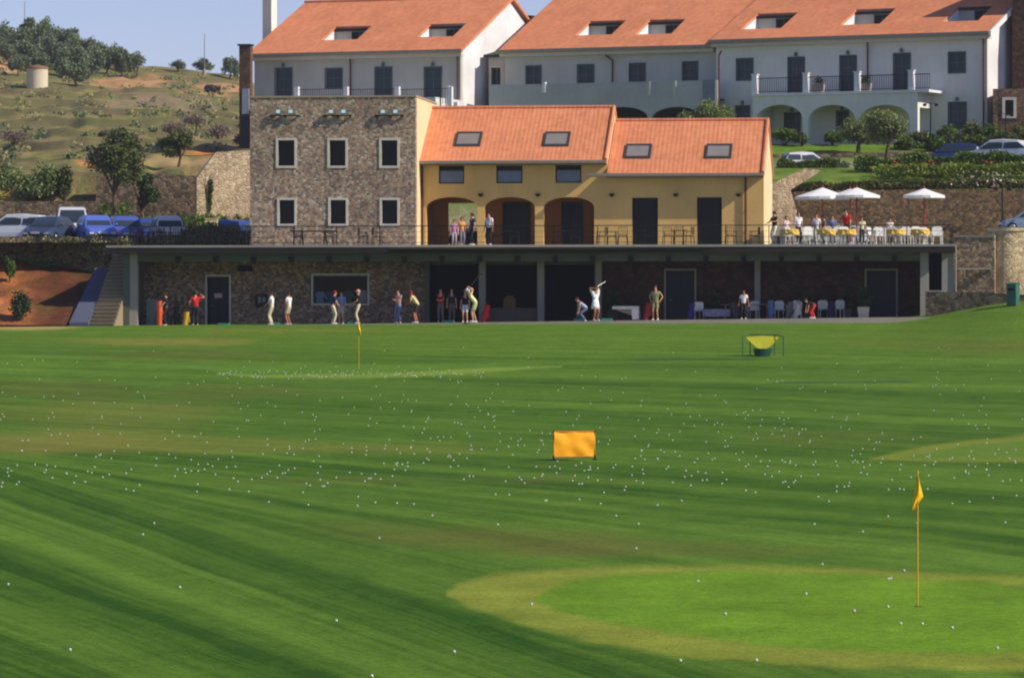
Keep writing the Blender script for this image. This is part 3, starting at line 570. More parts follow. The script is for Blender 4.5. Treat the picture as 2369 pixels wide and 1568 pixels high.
# ================================================================= ochre building
YV = 7.0; yb = bthing('ochre_clubhouse', 'ochre clubhouse with three arches and stepped clay tile roofs', 'building', CF, ST)
y0_, y1_, y2_ = CF.u(962, YV), CF.u(1404, YV), CF.u(1766, YV)
def yr(x0, ya, x1, yb_): return CF.rect(x0, ya, x1, yb_, YV)
arches = []
for xa, xb in ((986, 1104), (1121, 1237), (1257, 1374)):
    r = yr(xa, 456, xb, 480); arches.append((r[0], r[1], ST, r[2], r[3]))
uw = [yr(1015, 384, 1073, 425), yr(1148, 384, 1208, 424), yr(1285, 383, 1344, 423)]
dr = [yr(1462, 458, 1521, 566), yr(1612, 457, 1669, 566)]; dr = [(r[0], r[1], ST + .004, r[3]) for r in dr]
ze1 = CF.z(371, y1_, YV - .55); ze2 = CF.z(401, (y1_ + y2_) / 2, YV - .55)
run = 4.85; zr1 = CF.z(250, (y0_ + y1_) / 2, YV - .55 + run); zr2 = CF.z(279, (y1_ + y2_) / 2, YV - .55 + run)
m = MB(); m.wall(y0_, y1_, ST + .003, ze1 - .02, YV, .35, holes=uw, arches=arches); m.wall(y1_, y2_, ST + .003, ze2 - .02, YV, .35, holes=dr); bpart(m, 'front_wall', YEL, yb)
zeg = lambda v, e, r_: e + (r_ - e) * (v - (YV - .55)) / run
vr = YV - .55 + run; vbk = vr + run - .55
m = MB()
for uu, e, r_, base in ((y1_, ze1, zr1, ST + .003), (y2_, ze2, zr2, ST + .003)):
    p = [(YV + .35, base), (YV + .35, zeg(YV + .35, e, r_) - .12), (vr, r_ - .12), (vbk, zeg(YV, e, r_) - .12), (vbk, base)]
    m.prismx(p, uu - .35, uu)
bpart(m, 'gable_wall', CREAM, yb)
m = MB(); m.box(y0_, y2_ - .35, vbk - .3, vbk, ST + .003, ze2); bpart(m, 'rear_wall', YEL, yb) if False else None
# roofs
sk1 = [(1050, 1113), (1255, 1318)]; sk2 = [(1443, 1507), (1630, 1694)]
def roofspan(ua_, ub_, e, r_):
    f_, Z = roof_slab(ua_, ub_, YV - .55, e, vr, r_); b_, _ = roof_slab(ua_, ub_, vr, r_, vr + run, e); f_.add(b_.v, b_.f)
    f_.tube((ua_, vr, r_ + .02), (ub_, vr, r_ + .02), .10, n=10); f_.path([(ub_ - .08, YV - .55, e + .03), (ub_ - .08, vr, r_ + .04), (ub_ - .08, vr + run, e + .03)], .09, 8); return f_, Z
m, Z1 = roofspan(y0_ + .003, y1_ + .04, ze1, zr1); rf1 = bpart(m, 'roof', TILE, yb)
m, Z2 = roofspan(y1_ + .045, y2_ + .06, ze2, zr2); rf2 = bpart(m, 'roof', TILE, yb)
tan_ = (zr1 - ze1) / run
for lst, Z, rf, ya_, yb_ in ((sk1, Z1, rf1, 340, 309), (sk2, Z2, rf2, 368, 337)):
    for xa, xb in lst:
        # find v of the picture rows
        vv_ = np.linspace(YV, vr - .2, 400); um = CF.u((xa + xb) / 2, 9); py = np.array([CF.px(um, v, Z(v))[1] for v in vv_]); va_ = float(vv_[np.argmin(abs(py - ya_))]); vb_ = float(vv_[np.argmin(abs(py - yb_))])
        ua_, ub_ = CF.u(xa, va_), CF.u(xb - 3, va_); f = MB(); H = .10
        def slab(M, a, b, c, d, h0, h1):
            M.add([(a, c, Z(c) + h0), (b, c, Z(c) + h0), (b, d, Z(d) + h0), (a, d, Z(d) + h0), (a, c, Z(c) + h1), (b, c, Z(c) + h1), (b, d, Z(d) + h1), (a, d, Z(d) + h1)], [(0, 3, 2, 1), (4, 5, 6, 7), (0, 1, 5, 4), (1, 2, 6, 5), (2, 3, 7, 6), (3, 0, 4, 7)])
        k_ = .10; slab(f, ua_, ua_ + k_, va_, vb_, 0, H); slab(f, ub_ - k_, ub_, va_, vb_, 0, H); slab(f, ua_ + k_, ub_ - k_, va_, va_ + k_, 0, H); slab(f, ua_ + k_, ub_ - k_, vb_ - k_, vb_, 0, H)
        so = sub(f, 'skylight', plain('skylight_frame', (66, 62, 60), .5), rf); so.parent = yb; so.location = (0, 0, -yb.location.z)
        g = MB(); slab(g, ua_ + k_, ub_ - k_, va_ + k_, vb_ - k_, .004, .05); sub(g, 'pane', plain('skylight_blind', (134, 128, 124), .35, 0, .1, 2), so)
bpart(gutter(CF.u(955, YV - .6), CF.u(1401, YV - .6), YV - .63, ze1 - .09, .09), 'gutter', GUTTER, yb); bpart(gutter(CF.u(1358, YV - .6), CF.u(1764, YV - .6), YV - .63, ze2 - .09, .09), 'gutter', GUTTER, yb)
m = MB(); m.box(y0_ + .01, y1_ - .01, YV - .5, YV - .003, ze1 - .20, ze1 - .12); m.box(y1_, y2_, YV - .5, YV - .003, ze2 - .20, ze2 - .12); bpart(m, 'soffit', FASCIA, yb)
for r in uw:
    o = win(yb, r, YV, .02, YEL, GLASS, 'window', FASCIA, 0, proud=0.0, deep=.22); g = MB(); g.box(r[0] + .05, r[1] - .05, YV + .10, YV + .14, r[2] + .05, r[2] + (r[3] - r[2]) * .72); sub(g, 'blind', plain('grey_blue_blind', (120, 132, 150), .8), o)
for r in dr: win(yb, r, YV, .02, YEL, GLASS, 'door', plain('near_black_green', (16, 26, 22), .6), 1, proud=0, deep=.22, bottom=False, bars=3)
for x in (1112, 1244, 1415, 1563, 1708):
    u_ = CF.u(x, YV); z_ = CF.z(450, u_, YV); m = MB(); m.box(u_ - .13, u_ + .13, YV - .16, YV - .003, z_ - .05, z_ + .03); m.tube((u_, YV - .08, z_ - .05), (u_, YV - .08, z_ - .12), .10, .05, 10); bpart(m, 'wall_lamp', IRON, yb)
for x in (976, 1724):
    u_ = CF.u(x, YV - .1); downpipe(yb, u_, YV - .09, ST + .01, (ze1 if x < 1000 else ze2) - .2)
# loggia behind the arches
lv = YV + 2.9; lr = [CF.rect(1036, 470, 1110, 566, lv), CF.rect(1164, 470, 1225, 566, lv), CF.rect(1300, 470, 1346, 566, lv)]; lr = [(r[0], r[1], ST + .004, r[3]) for r in lr]
m = MB(); m.wall(arches[0][0] - .25, arches[2][1] + .3, ST + .003, ze1 - 1.3, lv, .25, holes=lr); m.box(arches[0][0] - .25, arches[0][0] - .05, YV + .36, lv, ST + .003, ze1 - 1.3); m.box(arches[2][1] + .1, arches[2][1] + .3, YV + .36, lv, ST + .003, ze1 - 1.3); m.box(arches[0][0] - .25, arches[2][1] + .3, YV + .36, lv + .25, ze1 - 1.3, ze1 - 1.2); bpart(m, 'loggia_wall', plaster('loggia_plaster', (158, 106, 56), .1), yb)  # plaster darker than the front: darkness inside the arches painted in
for r in lr[1:]: win(yb, r, lv, .05, SHUT2, GLASS, 'loggia_door', SHUT2, 1, bottom=False, proud=.02, deep=.1)
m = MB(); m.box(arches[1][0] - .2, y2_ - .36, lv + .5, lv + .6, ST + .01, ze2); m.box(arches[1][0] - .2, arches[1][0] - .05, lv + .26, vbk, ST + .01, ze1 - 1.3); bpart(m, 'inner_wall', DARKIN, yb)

# ================================================================= white hotel blocks
GW1 = plaster('hotel_shade_grey', (186, 186, 176), .14); GW2 = plaster('hotel_shade_mid', (190, 192, 184), .14); GW3 = plaster('hotel_plaster_pale', (220, 220, 212), .12)  # fronts greyer than the white gables: facade shade mixed into the colour
def gablebox(parent, fr, ua_, ub_, zb_, ze, depth=18.0, slope=.42, holes=(), mat=WHITE, front=WHITE):
    m = MB(); m.wall(ua_, ub_, zb_, ze - .02, 0, .4, holes=holes); bpart(m, 'front_wall', front, parent)
    zr = ze + slope * (depth / 2)
    for uu, nm in ((ua_, -1), (ub_, 1)):
        m = MB(); p = [(.4, zb_), (.4, ze - .02 + slope * .4 - .1), (depth / 2, zr - .1), (depth, ze - .1), (depth, zb_)]
        m.prismx(p, uu if nm < 0 else uu - .4, uu + .4 if nm < 0 else uu); bpart(m, 'gable_wall', mat, parent)
    return zr
def tiled_roof(parent, fr, ua_, ub_, ze, depth, slope, cuts, over=.55):
    e = ze - slope * over * .0; v0 = -over; z0 = ze - slope * over + .18; v1 = depth / 2; z1 = z0 + slope * (v1 - v0)
    Zf = lambda v: z0 + slope * (v - v0); hs = []
    vv_ = np.linspace(0.05, v1 - .5, 600)
    for xa, xb, yb_, yt_ in cuts:   # xa, xb: lower-left and lower-right corner; yb lower row, yt upper row
        um = fr.u(xa + 20, 1); py = np.array([fr.px(um, v, Zf(v))[1] for v in vv_]); va_ = float(vv_[np.argmin(abs(py - yb_))]); vb_ = float(vv_[np.argmin(abs(py - yt_))]); hs.append((fr.u(xa, va_), fr.u(xb, va_), va_, vb_))
    m, _ = roof_slab(ua_, ub_, v0, z0, v1, z1, hs, .2); b_, _ = roof_slab(ua_, ub_, v1, z1, depth + over, z0, (), .2); m.add(b_.v, b_.f)
    m.tube((ua_, v1, z1 + .02), (ub_, v1, z1 + .02), .12, n=10); ro = bpart(m, 'roof', TILE, parent)
    m = MB(); m.box(ua_ + .05, ub_ - .05, v0 + .06, -.003, z0 - .42, z0 - .205); bpart(m, 'cornice', plaster('cornice_plaster', (206, 200, 188), .08), parent)
    bpart(gutter(ua_ - .05, ub_ + .05, v0 - .10, z0 - .10, .11), 'gutter', GUTTER, parent)
    for i, (a, b, c, d) in enumerate(hs):   # sunken roof terraces
        fl = Zf(c) - .35; t = MB(); t.quad((a, c, fl), (b, c, fl), (b, d, fl), (a, d, fl))
        t.quad((a - .001, c, fl), (a - .001, d, fl), (a - .001, d, Zf(d) - .01), (a - .001, c, Zf(c) - .01)); t.quad((b + .001, d, fl), (b + .001, c, fl), (b + .001, c, Zf(c) - .01), (b + .001, d, Zf(d) - .01))
        wm = (a + b) / 2; wh = (wm - .15, wm + .95, fl, Zf(d) - .35)
        to = bpart(t, 'roof_terrace', WHITE, parent); g = MB(); g.wall(a, b, fl, Zf(d) - .1, d, .12, holes=[wh]); sub(g, 'back_wall', GW1, to)  # back wall greyer than the cheeks: its shade is put into the plaster
        g = MB(); g.box(wh[0], wh[1], d + .10, d + .12, wh[2], wh[3]); sub(g, 'pane', GLASS, to)
        g = MB(); ring(g, wh[0] + .05, wh[1] - .05, wh[2] + .05, wh[3] - .05, .05, d + .04, d + .09); g.box((wh[0] + wh[1]) / 2 - .03, (wh[0] + wh[1]) / 2 + .03, d + .04, d + .09, wh[2], wh[3]); sub(g, 'sash', SHUT, to)
        g = MB(); g.box(a + .02, b - .02, d - .25, d - .003, Zf(d) - .33, Zf(d) - .18); sub(g, 'lintel', FASCIA, to)
    return z1
def facade_windows(parent, fr, lst, v=0.0, zfloor=None):
    hs = []
    for kind, xa, ya, xb, yb_ in lst:
        r = fr.rect(xa, ya, xb, yb_, v)
        hs.append((kind, r))
    return hs
def put_windows(parent, hs, v=0.0):
    for kind, r in hs:
        nm = 'french_door' if kind == 'd' else 'window'; dk = kind == 'o'
        o = win(parent, r, v, .05, SHUT, GLASS2, nm, SHUT, 1, proud=.05, deep=.14, bottom=kind != 'd', bars=1 if kind == 'w' else 2)
        um = (r[0] + r[1]) / 2; m = MB(); m.box(um - .10, um + .10, v - .12, v - .06, r[3] + .09, r[3] + .30); m.tube((um, v - .09, r[3] + .3), (um, v - .09, r[3] + .38), .05, .01, 6)
        if nm == 'french_door' or r[3] % 1 > .3: sub(m, 'lamp', SHUT, o)
ZE = 16.15
# block nearest the tower
B1 = Frame(1065, 262.0, 20.5); b1 = bthing('white_hotel_block', 'white hotel block behind the stone tower with its sunlit right gable', 'building', B1, 9.5)
hs = facade_windows(b1, B1, [('d', 637, 159, 675, 232), ('w', 753, 160, 791, 204), ('d', 868, 157, 906, 232), ('d', 982, 157, 1021, 236)])
gablebox(b1, B1, B1.u(588), 0, 9.5, ZE, front=GW1, holes=[h[1] for h in hs]); put_windows(b1, hs)
tiled_roof(b1, B1, B1.u(578, 0), .28, ZE, 18, .42, [(742, 826, 93, 62), (964, 1048, 86, 56)])
downpipe(b1, B1.u(812), -.12, 9.6, ZE - .5); downpipe(b1, B1.u(1060), -.14, 9.6, ZE - .5)
m = MB(); m.box(B1.u(600, -5), .26, -5.0, -.003, 9.5, B1.z(232, -5, -3)); bpart(m, 'terrace', plaster('terrace_plaster', (210, 208, 206)), b1)
for x in (548 + 138, 800, 919, 1041):
    u_ = B1.u(x, -4.2); z_ = B1.z(224, u_, -4.2); m = MB(); m.box(u_ - .14, u_ + .14, -4.3, -4.02, z_ - .6, z_ + .62); bpart(m, 'terrace_post', WHITE, b1)
for xa, xb in ((690, 796), (806, 914), (925, 1036)):
    u_, u2 = B1.u(xa, -4.2), B1.u(xb, -4.2); z_ = B1.z(224, u_, -4.2); m = MB(); m.box(u_, u2, -4.19, -4.15, z_ + .42, z_ + .46)
    for q in np.arange(u_ + .15, u2, .16): m.box(q, q + .02, -4.18, -4.16, z_ - .5, z_ + .42)
    bpart(m, 'terrace_railing', IRON, b1)
m = MB(); cu = B1.u(623, 5.0); cz = B1.z(92, cu, 5.0); m.box(cu - .32, cu + .32, 4.6, 5.5, cz - 1.0, cz + 5.4); m.box(cu - .40, cu + .40, 4.5, 5.6, cz + 5.4, cz + 5.55); bpart(m, 'chimney', plaster('chimney_plaster', (234, 226, 212), .06), b1)
m = MB(); a = B1.u(1035, -3); m.box(a, B1.u(1062, -3), -3.3, -3.0, B1.z(248, a, -3), B1.z(238, a, -3)); m.box(a, a + .2, -3.3, -3.0, B1.z(238, a, -3), B1.z(200, a, -3)); bpart(m, 'terrace_end_wall', WHITE, b1)
# middle block
B2 = Frame(1657, 258.8, 23); b2 = bthing('white_hotel_block', 'middle white hotel block seen above the ochre roofs, with a plain parapet', 'building', B2, 9.5)
hs = facade_windows(b2, B2, [('w', 1217, 154, 1251, 198), ('w', 1336, 151, 1373, 198), ('w', 1456, 148, 1492, 194), ('o', 1579, 144, 1613, 190)])
gablebox(b2, B2, B2.u(1167), -.02, 9.5, ZE + .1, front=GW2, holes=[h[1] for h in hs]); put_windows(b2, hs)
tiled_roof(b2, B2, B2.u(1160), -.01, ZE + .1, 18, .42, [(1330, 1414, 82, 49), (1468, 1552, 80, 46)])
pv = -2.2; a, b = B2.u(1131, pv), B2.u(1657, pv); ztp = B2.z(192, (a + b) / 2, pv)
ar = []
for xa, xb in ((1378, 1498), (1506, 1622)):
    r = B2.rect(xa, 248, xb, 274, pv); ar.append((r[0], r[1], 9.5, r[2], r[3]))
m = MB(); m.wall(a, b, 9.5, ztp, pv, .3, arches=ar); m.box(a + .3, b, pv + .3, -.003, ztp - 1.15, ztp - 1.0); m.box(a, a + .3, pv + .3, 0, 9.5, ztp); bpart(m, 'parapet', plaster('grey_white_plaster', (178, 180, 176)), b2)
m = MB(); m.box(a + .31, b - .01, -.12, -.004, 9.5, ztp - 1.2); m.box(a + .31, b - .01, pv + .31, -.13, ztp - 1.21, ztp - 1.155); bpart(m, 'loggia_shade_lining', plain('loggia_shade_tone', (62, 54, 52), .9), b2)  # added dark lining: the shade inside the arches as a colour
m = MB(); m.box(B2.u(1626, pv), B2.u(1655, pv), pv - .08, pv - .003, B2.z(236, b, pv), ztp + .02); bpart(m, 'grey_panel', plain('grey_panel', (120, 128, 140), .7), b2)
for x in (1258, 1500, 1560):
    u_ = B2.u(x, pv); m = MB(); m.box(u_ - .10, u_ + .10, pv - .06, pv + .2, B2.z(222 if x != 1258 else 215, u_, pv), ztp + (.12 if x == 1258 else .01)); bpart(m, 'parapet_post', WHITE if x == 1258 else GW2, b2)
downpipe(b2, B2.u(1418), -.12, ztp - .8, ZE - .45, .45); downpipe(b2, b + .12, pv + .1, 9.6, ZE - .45, -.2)
# link between the first two blocks
m = MB(); fr = B2; a, b = fr.u(1130, .5), fr.u(1166, .5); r = fr.rect(1136, 157, 1158, 197, .5); m.wall(a, b, 9.5, fr.z(134, a, .5), .5, .3, holes=[r]); m.box(a - .001, a + .3, .8, 6, 9.5, fr.z(134, a, .5)); bpart(m, 'link_wall', plaster('link_plaster', (196, 190, 178)), b2); win(b2, r, .5, .07, TRIM, GLASS, 'window', SHUT, 1)
m = MB(); zl = fr.z(134, a, .5); m.add([(a - .2, .1, zl), (b, .1, zl), (b, 6, zl + 1.0), (a - .2, 6, zl + 1.0), (a - .2, .1, zl + .15), (b, .1, zl + .15), (b, 6, zl + 1.15), (a - .2, 6, zl + 1.15)], [(0, 3, 2, 1), (4, 5, 6, 7), (0, 1, 5, 4), (1, 2, 6, 5), (2, 3, 7, 6), (3, 0, 4, 7)]); bpart(m, 'link_roof', FASCIA, b2)
fr = Frame(1195, 285, 23); bb = bthing('brown_stair_tower', 'small brown tower with a white framed window between two tiled roofs', 'tower', fr, 9.5)
a, b = fr.u(1165), fr.u(1226); r = fr.rect(1182, 58, 1209, 84); m = MB(); m.wall(a, b, 9.5, fr.z(45, 0, 0), 0, .3, holes=[r]); m.box(b - .3, b, .3, 4, 9.5, fr.z(45, 0, 0)); m.box(a, a + .3, .3, 4, 9.5, fr.z(45, 0, 0)); bpart(m, 'wall', plaster('brown_render', (150, 118, 98)), bb)
m = MB(); m.box(a - .2, b + .2, -.25, 4.3, fr.z(45, 0, 0) + .002, fr.z(38, 0, 0)); bpart(m, 'roof', FASCIA, bb); win(bb, r, 0, .12, TRIM, GLASS, 'window', TRIM, 1)
# right block
B3 = Frame(2283, 250.0, 27.0); b3 = bthing('white_hotel_block', 'large white hotel block at right with arcade and railed balcony', 'building', B3, 9.3)
low_ = [('d', 1702, 246, 1733, 300), ('d', 2194, 238, 2234, 300), ('d', 1815, 262, 1850, 318), ('d', 1935, 258, 1962, 300)]
hs = facade_windows(b3, B3, [('w', 1704, 137, 1741, 186), ('d', 1823, 134, 1860, 215), ('d', 1943, 130, 1980, 213), ('d', 2067, 125, 2105, 211), ('w', 2194, 122, 2232, 169)] + low_)
gablebox(b3, B3, B3.u(1656), 0, 9.3, ZE + .35, front=GW3, holes=[h[1] for h in hs]); put_windows(b3, hs)
tiled_roof(b3, B3, B3.u(1650), .32, ZE + .35, 18, .42, [(1712, 1806, 68, 32), (1942, 2034, 58, 22), (2180, 2262, 50, 12)])
m = MB(); z0 = ZE + .35 - .42 * .55 + .18; m.add([(.36, -.62, z0 - .32), (.36, 9.0, z0 + .42 * 9.6 - .32), (.36, 9.0, z0 + .42 * 9.6 + .02), (.36, -.62, z0 + .02), (.46, -.62, z0 - .32), (.46, 9.0, z0 + .42 * 9.6 - .32), (.46, 9.0, z0 + .42 * 9.6 + .02), (.46, -.62, z0 + .02)], [(0, 1, 2, 3), (7, 6, 5, 4), (0, 3, 7, 4), (3, 2, 6, 7), (2, 1, 5, 6), (1, 0, 4, 5)]); bpart(m, 'bargeboard', WHITE, b3)
av = -2.4; a, b = B3.u(1741, av), B3.u(2122, av); zf = B3.z(219, (a + b) / 2, av); ar = []
for xa, xb in ((1749, 1856), (1870, 1977), (1988, 2104)):
    r = B3.rect(xa, 243, xb, 276, av); ar.append((r[0], r[1], 9.3, r[2], r[3]))
m = MB(); m.wall(a, b, 9.3, zf, av, .35, arches=ar); m.box(b - .35, b, av + .35, -.003, zf - .9, zf); m.box(a, a + .35, av + .35, -.003, 9.3, zf); bpart(m, 'arcade', GW3, b3)
m = MB(); m.box(a - .05, B3.u(2150, av), av - .12, -.004, zf + .002, zf + .16); bpart(m, 'balcony_floor', WHITE, b3)
for x in (1744, 1862, 1981, 2106):
    u_ = B3.u(x, av); m = MB(); m.box(u_ - .17, u_ + .17, av - .02, av + .3, zf + .16, zf + 1.32); m.box(u_ - .21, u_ + .21, av - .06, av + .34, zf + 1.32, zf + 1.38); bpart(m, 'balcony_post', WHITE, b3)
for xa, xb in ((1749, 1857), (1867, 1976), (1986, 2100), (2112, 2149)):
    u_, u2 = B3.u(xa, av), B3.u(xb, av); m = MB(); m.box(u_, u2, av + .08, av + .13, zf + 1.08, zf + 1.13); m.box(u_, u2, av + .08, av + .12, zf + .24, zf + .28)
    for q in np.arange(u_ + .1, u2, .15): m.box(q, q + .022, av + .09, av + .115, zf + .28, zf + 1.08)
    bpart(m, 'balcony_railing', IRON, b3)
downpipe(b3, B3.u(2008), -.12, zf + .2, ZE - .1); downpipe(b3, B3.u(2276), -.13, 9.4, ZE - .1)
# things on the balcony: flower boxes
for i, x in enumerate((1893, 2001)):
    u_ = B3.u(x, av + .5); o = thing('flower_box', ['grey flower box with dark plants beside the middle balcony post', 'pale flower box with dark plants right of the third balcony post'][i], 'flower box', B3.w(u_, av + .5, zf + .16), B3.rot, 'flower boxes on the hotel balcony')
    m = MB(); m.add([(-.32, -.14, 0), (.32, -.14, 0), (.32, .14, 0), (-.32, .14, 0), (-.40, -.18, .5), (.40, -.18, .5), (.40, .18, .5), (-.40, .18, .5)], [(0, 3, 2, 1), (4, 5, 6, 7), (0, 1, 5, 4), (1, 2, 6, 5), (2, 3, 7, 6), (3, 0, 4, 7)]); m.build('box', plain('tub_grey', (150, 142, 134), .8), o)
    FLB = globals().setdefault('FLB', []); FLB.append(o)
# brown stone buildings framing the hotel
fr = Frame(2352, 249, 27); g = bthing('brown_stone_tower', 'tall brown stone tower at the upper right corner behind the hotel', 'tower', fr, 9.0)
m = MB(); m.box(fr.u(2341, 3), fr.u(2341, 3) + 9, 3, 10, 9.0, 22); bpart(m, 'masonry', stone('brown_tower_stone', [(120, 92, 72), (104, 84, 70), (134, 104, 80), (92, 76, 66)], 5.0, (96, 80, 66)), g)
fr = Frame(2330, 247.5, 12); g = bthing('small_stone_house', 'small brown stone house with one white framed window at the right edge', 'house', fr, 9.0)
a, b = fr.u(2296), fr.u(2430); r = fr.rect(2324, 232, 2344, 268); m = MB(); zt_ = fr.z(206, 0, 0); m.wall(a, b, 9.0, zt_, 0, .35, holes=[r]); m.box(a, a + .35, .35, 4, 9.0, zt_); m.box(a + .35, b, .35, 4, zt_ - .2, zt_ - .003); bpart(m, 'masonry', stone('house_stone', [(132, 104, 82), (112, 92, 76), (146, 118, 94), (104, 84, 70)], 3.4, (104, 88, 72)), g); win(g, r, 0, .16, TRIM, GLASS, 'window', GLASS, 0)
fr = Frame(565, 262, 14); g = bthing('stone_annex', 'narrow brown stone annex rising between the hillside and the tower', 'building', fr, 6.5)
a, b = fr.u(553), fr.u(579); m = MB(); m.box(a, b, 0, .5, 6.5, fr.z(107, 0, 0)); bpart(m, 'masonry', stone('annex_stone', [(112, 88, 72), (96, 80, 68), (128, 102, 82)], 5.0, (88, 74, 62)), g)
m = MB(); m.box(fr.u(561), fr.u(577), -.12, -.003, fr.z(265, 0, 0), fr.z(206, 0, 0)); bpart(m, 'grey_panel', plain('annex_panel', (150, 156, 168), .7), g)
m = MB(); m.box(fr.u(559), fr.u(577), -.14, -.003, fr.z(348, 0, 0), fr.z(268, 0, 0)); bpart(m, 'dark_panel', plain('annex_dark_panel', (34, 38, 54), .5), g)
m = MB(); m.box(a - .06, b + .06, -.2, .6, fr.z(107, 0, 0) + .002, fr.z(103, 0, 0)); bpart(m, 'roof', FASCIA, g)

# ================================================================= ground levels round the buildings
def sheet(name, pts, mat, kind='structure'):
    m = MB(); m.quad(*pts); o = m.build(name, mat); return tag(o, kind=kind)
# left: earth bank, parking level with wall
ex = np.linspace(-1600, 176, 130); eY = np.linspace(203.2, 213.6, 26); EX = np.repeat(ex[None], 26, 0); EY = np.repeat(eY[:, None], 130, 1); tE = (EY - 203.2) / 10.4
EX = -1600 + (EX + 1600) * ((158 + (EY - 202.8) * 6.6 + 1600) / (176 + 1600))
ytop = np.interp(EX, [-1600, 0, 130, 262], [575, 604, 606, 612]); ey = 752 + (ytop - 752) * tE ** 0.8; eZ = (HZ - ey) * EY / F + (vnoise(EX / 14, EY * 1.2, 51) - .5) * .35 * tE * (1 - tE) * 3
ec = lerp(A((138, 86, 54)), A((182, 116, 66)), vnoise(EX / 22, EY, 52)); ec = lerp(ec, A((92, 60, 34)) * np.ones_like(ec), np.clip(vnoise(EX / 40, EY * .8, 53) * 2 - .9, 0, 1) * .9); ec = lerp(ec, A((84, 50, 34)) * np.ones_like(ec), sstep(20, 130, EX) * .9)  # last step darkens the right part: shade painted into the soil colour
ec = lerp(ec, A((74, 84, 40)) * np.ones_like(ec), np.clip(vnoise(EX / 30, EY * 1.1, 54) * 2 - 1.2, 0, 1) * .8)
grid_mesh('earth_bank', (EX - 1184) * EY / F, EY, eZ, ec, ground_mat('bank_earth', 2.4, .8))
stone_wall('parking_wall', 'long low stone wall below the parked cars on the left', [(-1600, 213.5, 3.35, 1.0), (60, 213.5, zy(547, 213.5), 1.0), (310, 211.0, zy(549, 211.0), .5)], .4, STONEW)
AS = ground_mat('parking_gravel', 5.0, .3); m = grid_mesh('parking', *np.meshgrid(np.linspace(-70, -12.2, 30), np.linspace(211, 239.4, 20)), np.full((20, 30), zy(561, 213.5) - .04), np.ones((20, 30, 3)) * A((134, 126, 116)), AS)
PKZ = zy(561, 213.5) - .04
stone_wall('retaining_wall', 'grey brown stone retaining wall behind the parked cars', [(222, 239, zy(405, 239), 3.2), (380, 239, zy(403, 239), 3.2), (462, 239, zy(408, 239), 3.2)], .5, STONEW, cat='wall')
stone_wall('retaining_wall', 'tan stone retaining wall between the parked cars and the tower', [(455, 235.9, zy(412, 236), 3.2), (500, 236.2, zy(352, 236), 3.2), (600, 236.8, zy(345, 235), 3.2)], .5, STONET, cat='wall')
stone_wall('retaining_wall', 'low brown stone wall at the back of the car park, far left', [(-1500, 236.8, zy(468, 237), 3.2), (222, 236.8, zy(466, 237), 3.2)], .4, STONEW, cat='wall')
stone_wall('roadside_wall', 'small pale wall beside the orange track left of the big olive tree', [(178, 262, zy(392, 262), zy(440, 262)), (205, 262, zy(348, 262), zy(440, 262)), (270, 262, zy(349, 262), zy(440, 262))], .4, plain('pale_grey_wall', (150, 142, 132)))
# right: terrace level beyond the slab, retaining wall, planted slope, road, lawn
RY = [200.9, 203, 222.2, 222.6, 227, 233, 242.6, 243.1, 248.5, 262, 300, 420]; RZ = [ST - .06, ST - .05, ST - .05, 5.9, 6.9, 7.62, 7.8, 8.75, 9.55, 9.45, 9.4, 8]
rx = np.concatenate([np.linspace(900, 1700, 30), np.linspace(1710, 2500, 90), np.linspace(2550, 4800, 30)]); rY = np.sort(np.unique(np.concatenate([RY, np.linspace(200.9, 262, 130)]))); rX = np.repeat(rx[None], len(rY), 0); rYY = np.repeat(rY[:, None], len(rx), 1); rZ = np.interp(rYY, RY, RZ)
rZ = np.where(rYY < 216, np.minimum(rZ, ST - .20), rZ); rZ = np.where((rX > 2206) & (rYY < 203.5), -1.0, rZ)
rn = vnoise(rX / 30, rYY, 61); rn2 = vnoise(rX / 9, rYY * 2, 62); rc = lerp(A((112, 134, 50)), A((84, 108, 40)), rn)
rc = np.where(((rYY > 233) & (rYY < 242.8))[..., None], A((128, 120, 110)), rc); rc = np.where((rYY < 222.5)[..., None], A((176, 166, 150)), rc); rc = np.where(((rYY > 243) & (rYY < 252) & (rX < 2050))[..., None], lerp(A((108, 138, 44)), A((84, 114, 34)), rn2), rc)
grid_mesh('upper_ground', (rX - 1184) * rYY / F, rYY, rZ, rc, ground_mat('upper_ground_mat', 3.0, .6))
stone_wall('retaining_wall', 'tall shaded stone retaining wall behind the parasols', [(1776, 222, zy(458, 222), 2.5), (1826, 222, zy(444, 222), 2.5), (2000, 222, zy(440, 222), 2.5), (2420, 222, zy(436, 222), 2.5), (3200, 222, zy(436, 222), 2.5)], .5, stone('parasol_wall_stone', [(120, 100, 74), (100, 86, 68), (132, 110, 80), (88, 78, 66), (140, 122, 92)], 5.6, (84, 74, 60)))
stone_wall('road_wall', 'grey stone wall under the bright lawn behind the small silver car', [(1790, 243, zy(357, 243), 7.4), (2100, 243, zy(352, 243), 7.4), (2500, 243, zy(352, 243), 7.4)], .5, STONEW)
g = thing('stone_ramp', 'tan stone side of a ramp climbing behind the ochre gable', 'ramp', P(1790, 500, 221.2)); m = MB(); k_ = F / 221.2
m.prism([((x - 1790) / k_, (500 - y) / k_) for x, y in ((1776, 545), (1860, 545), (1828, 440), (1900, 395), (1862, 390), (1800, 418), (1776, 430))], 0, .5); m.build('masonry', STONET, g)
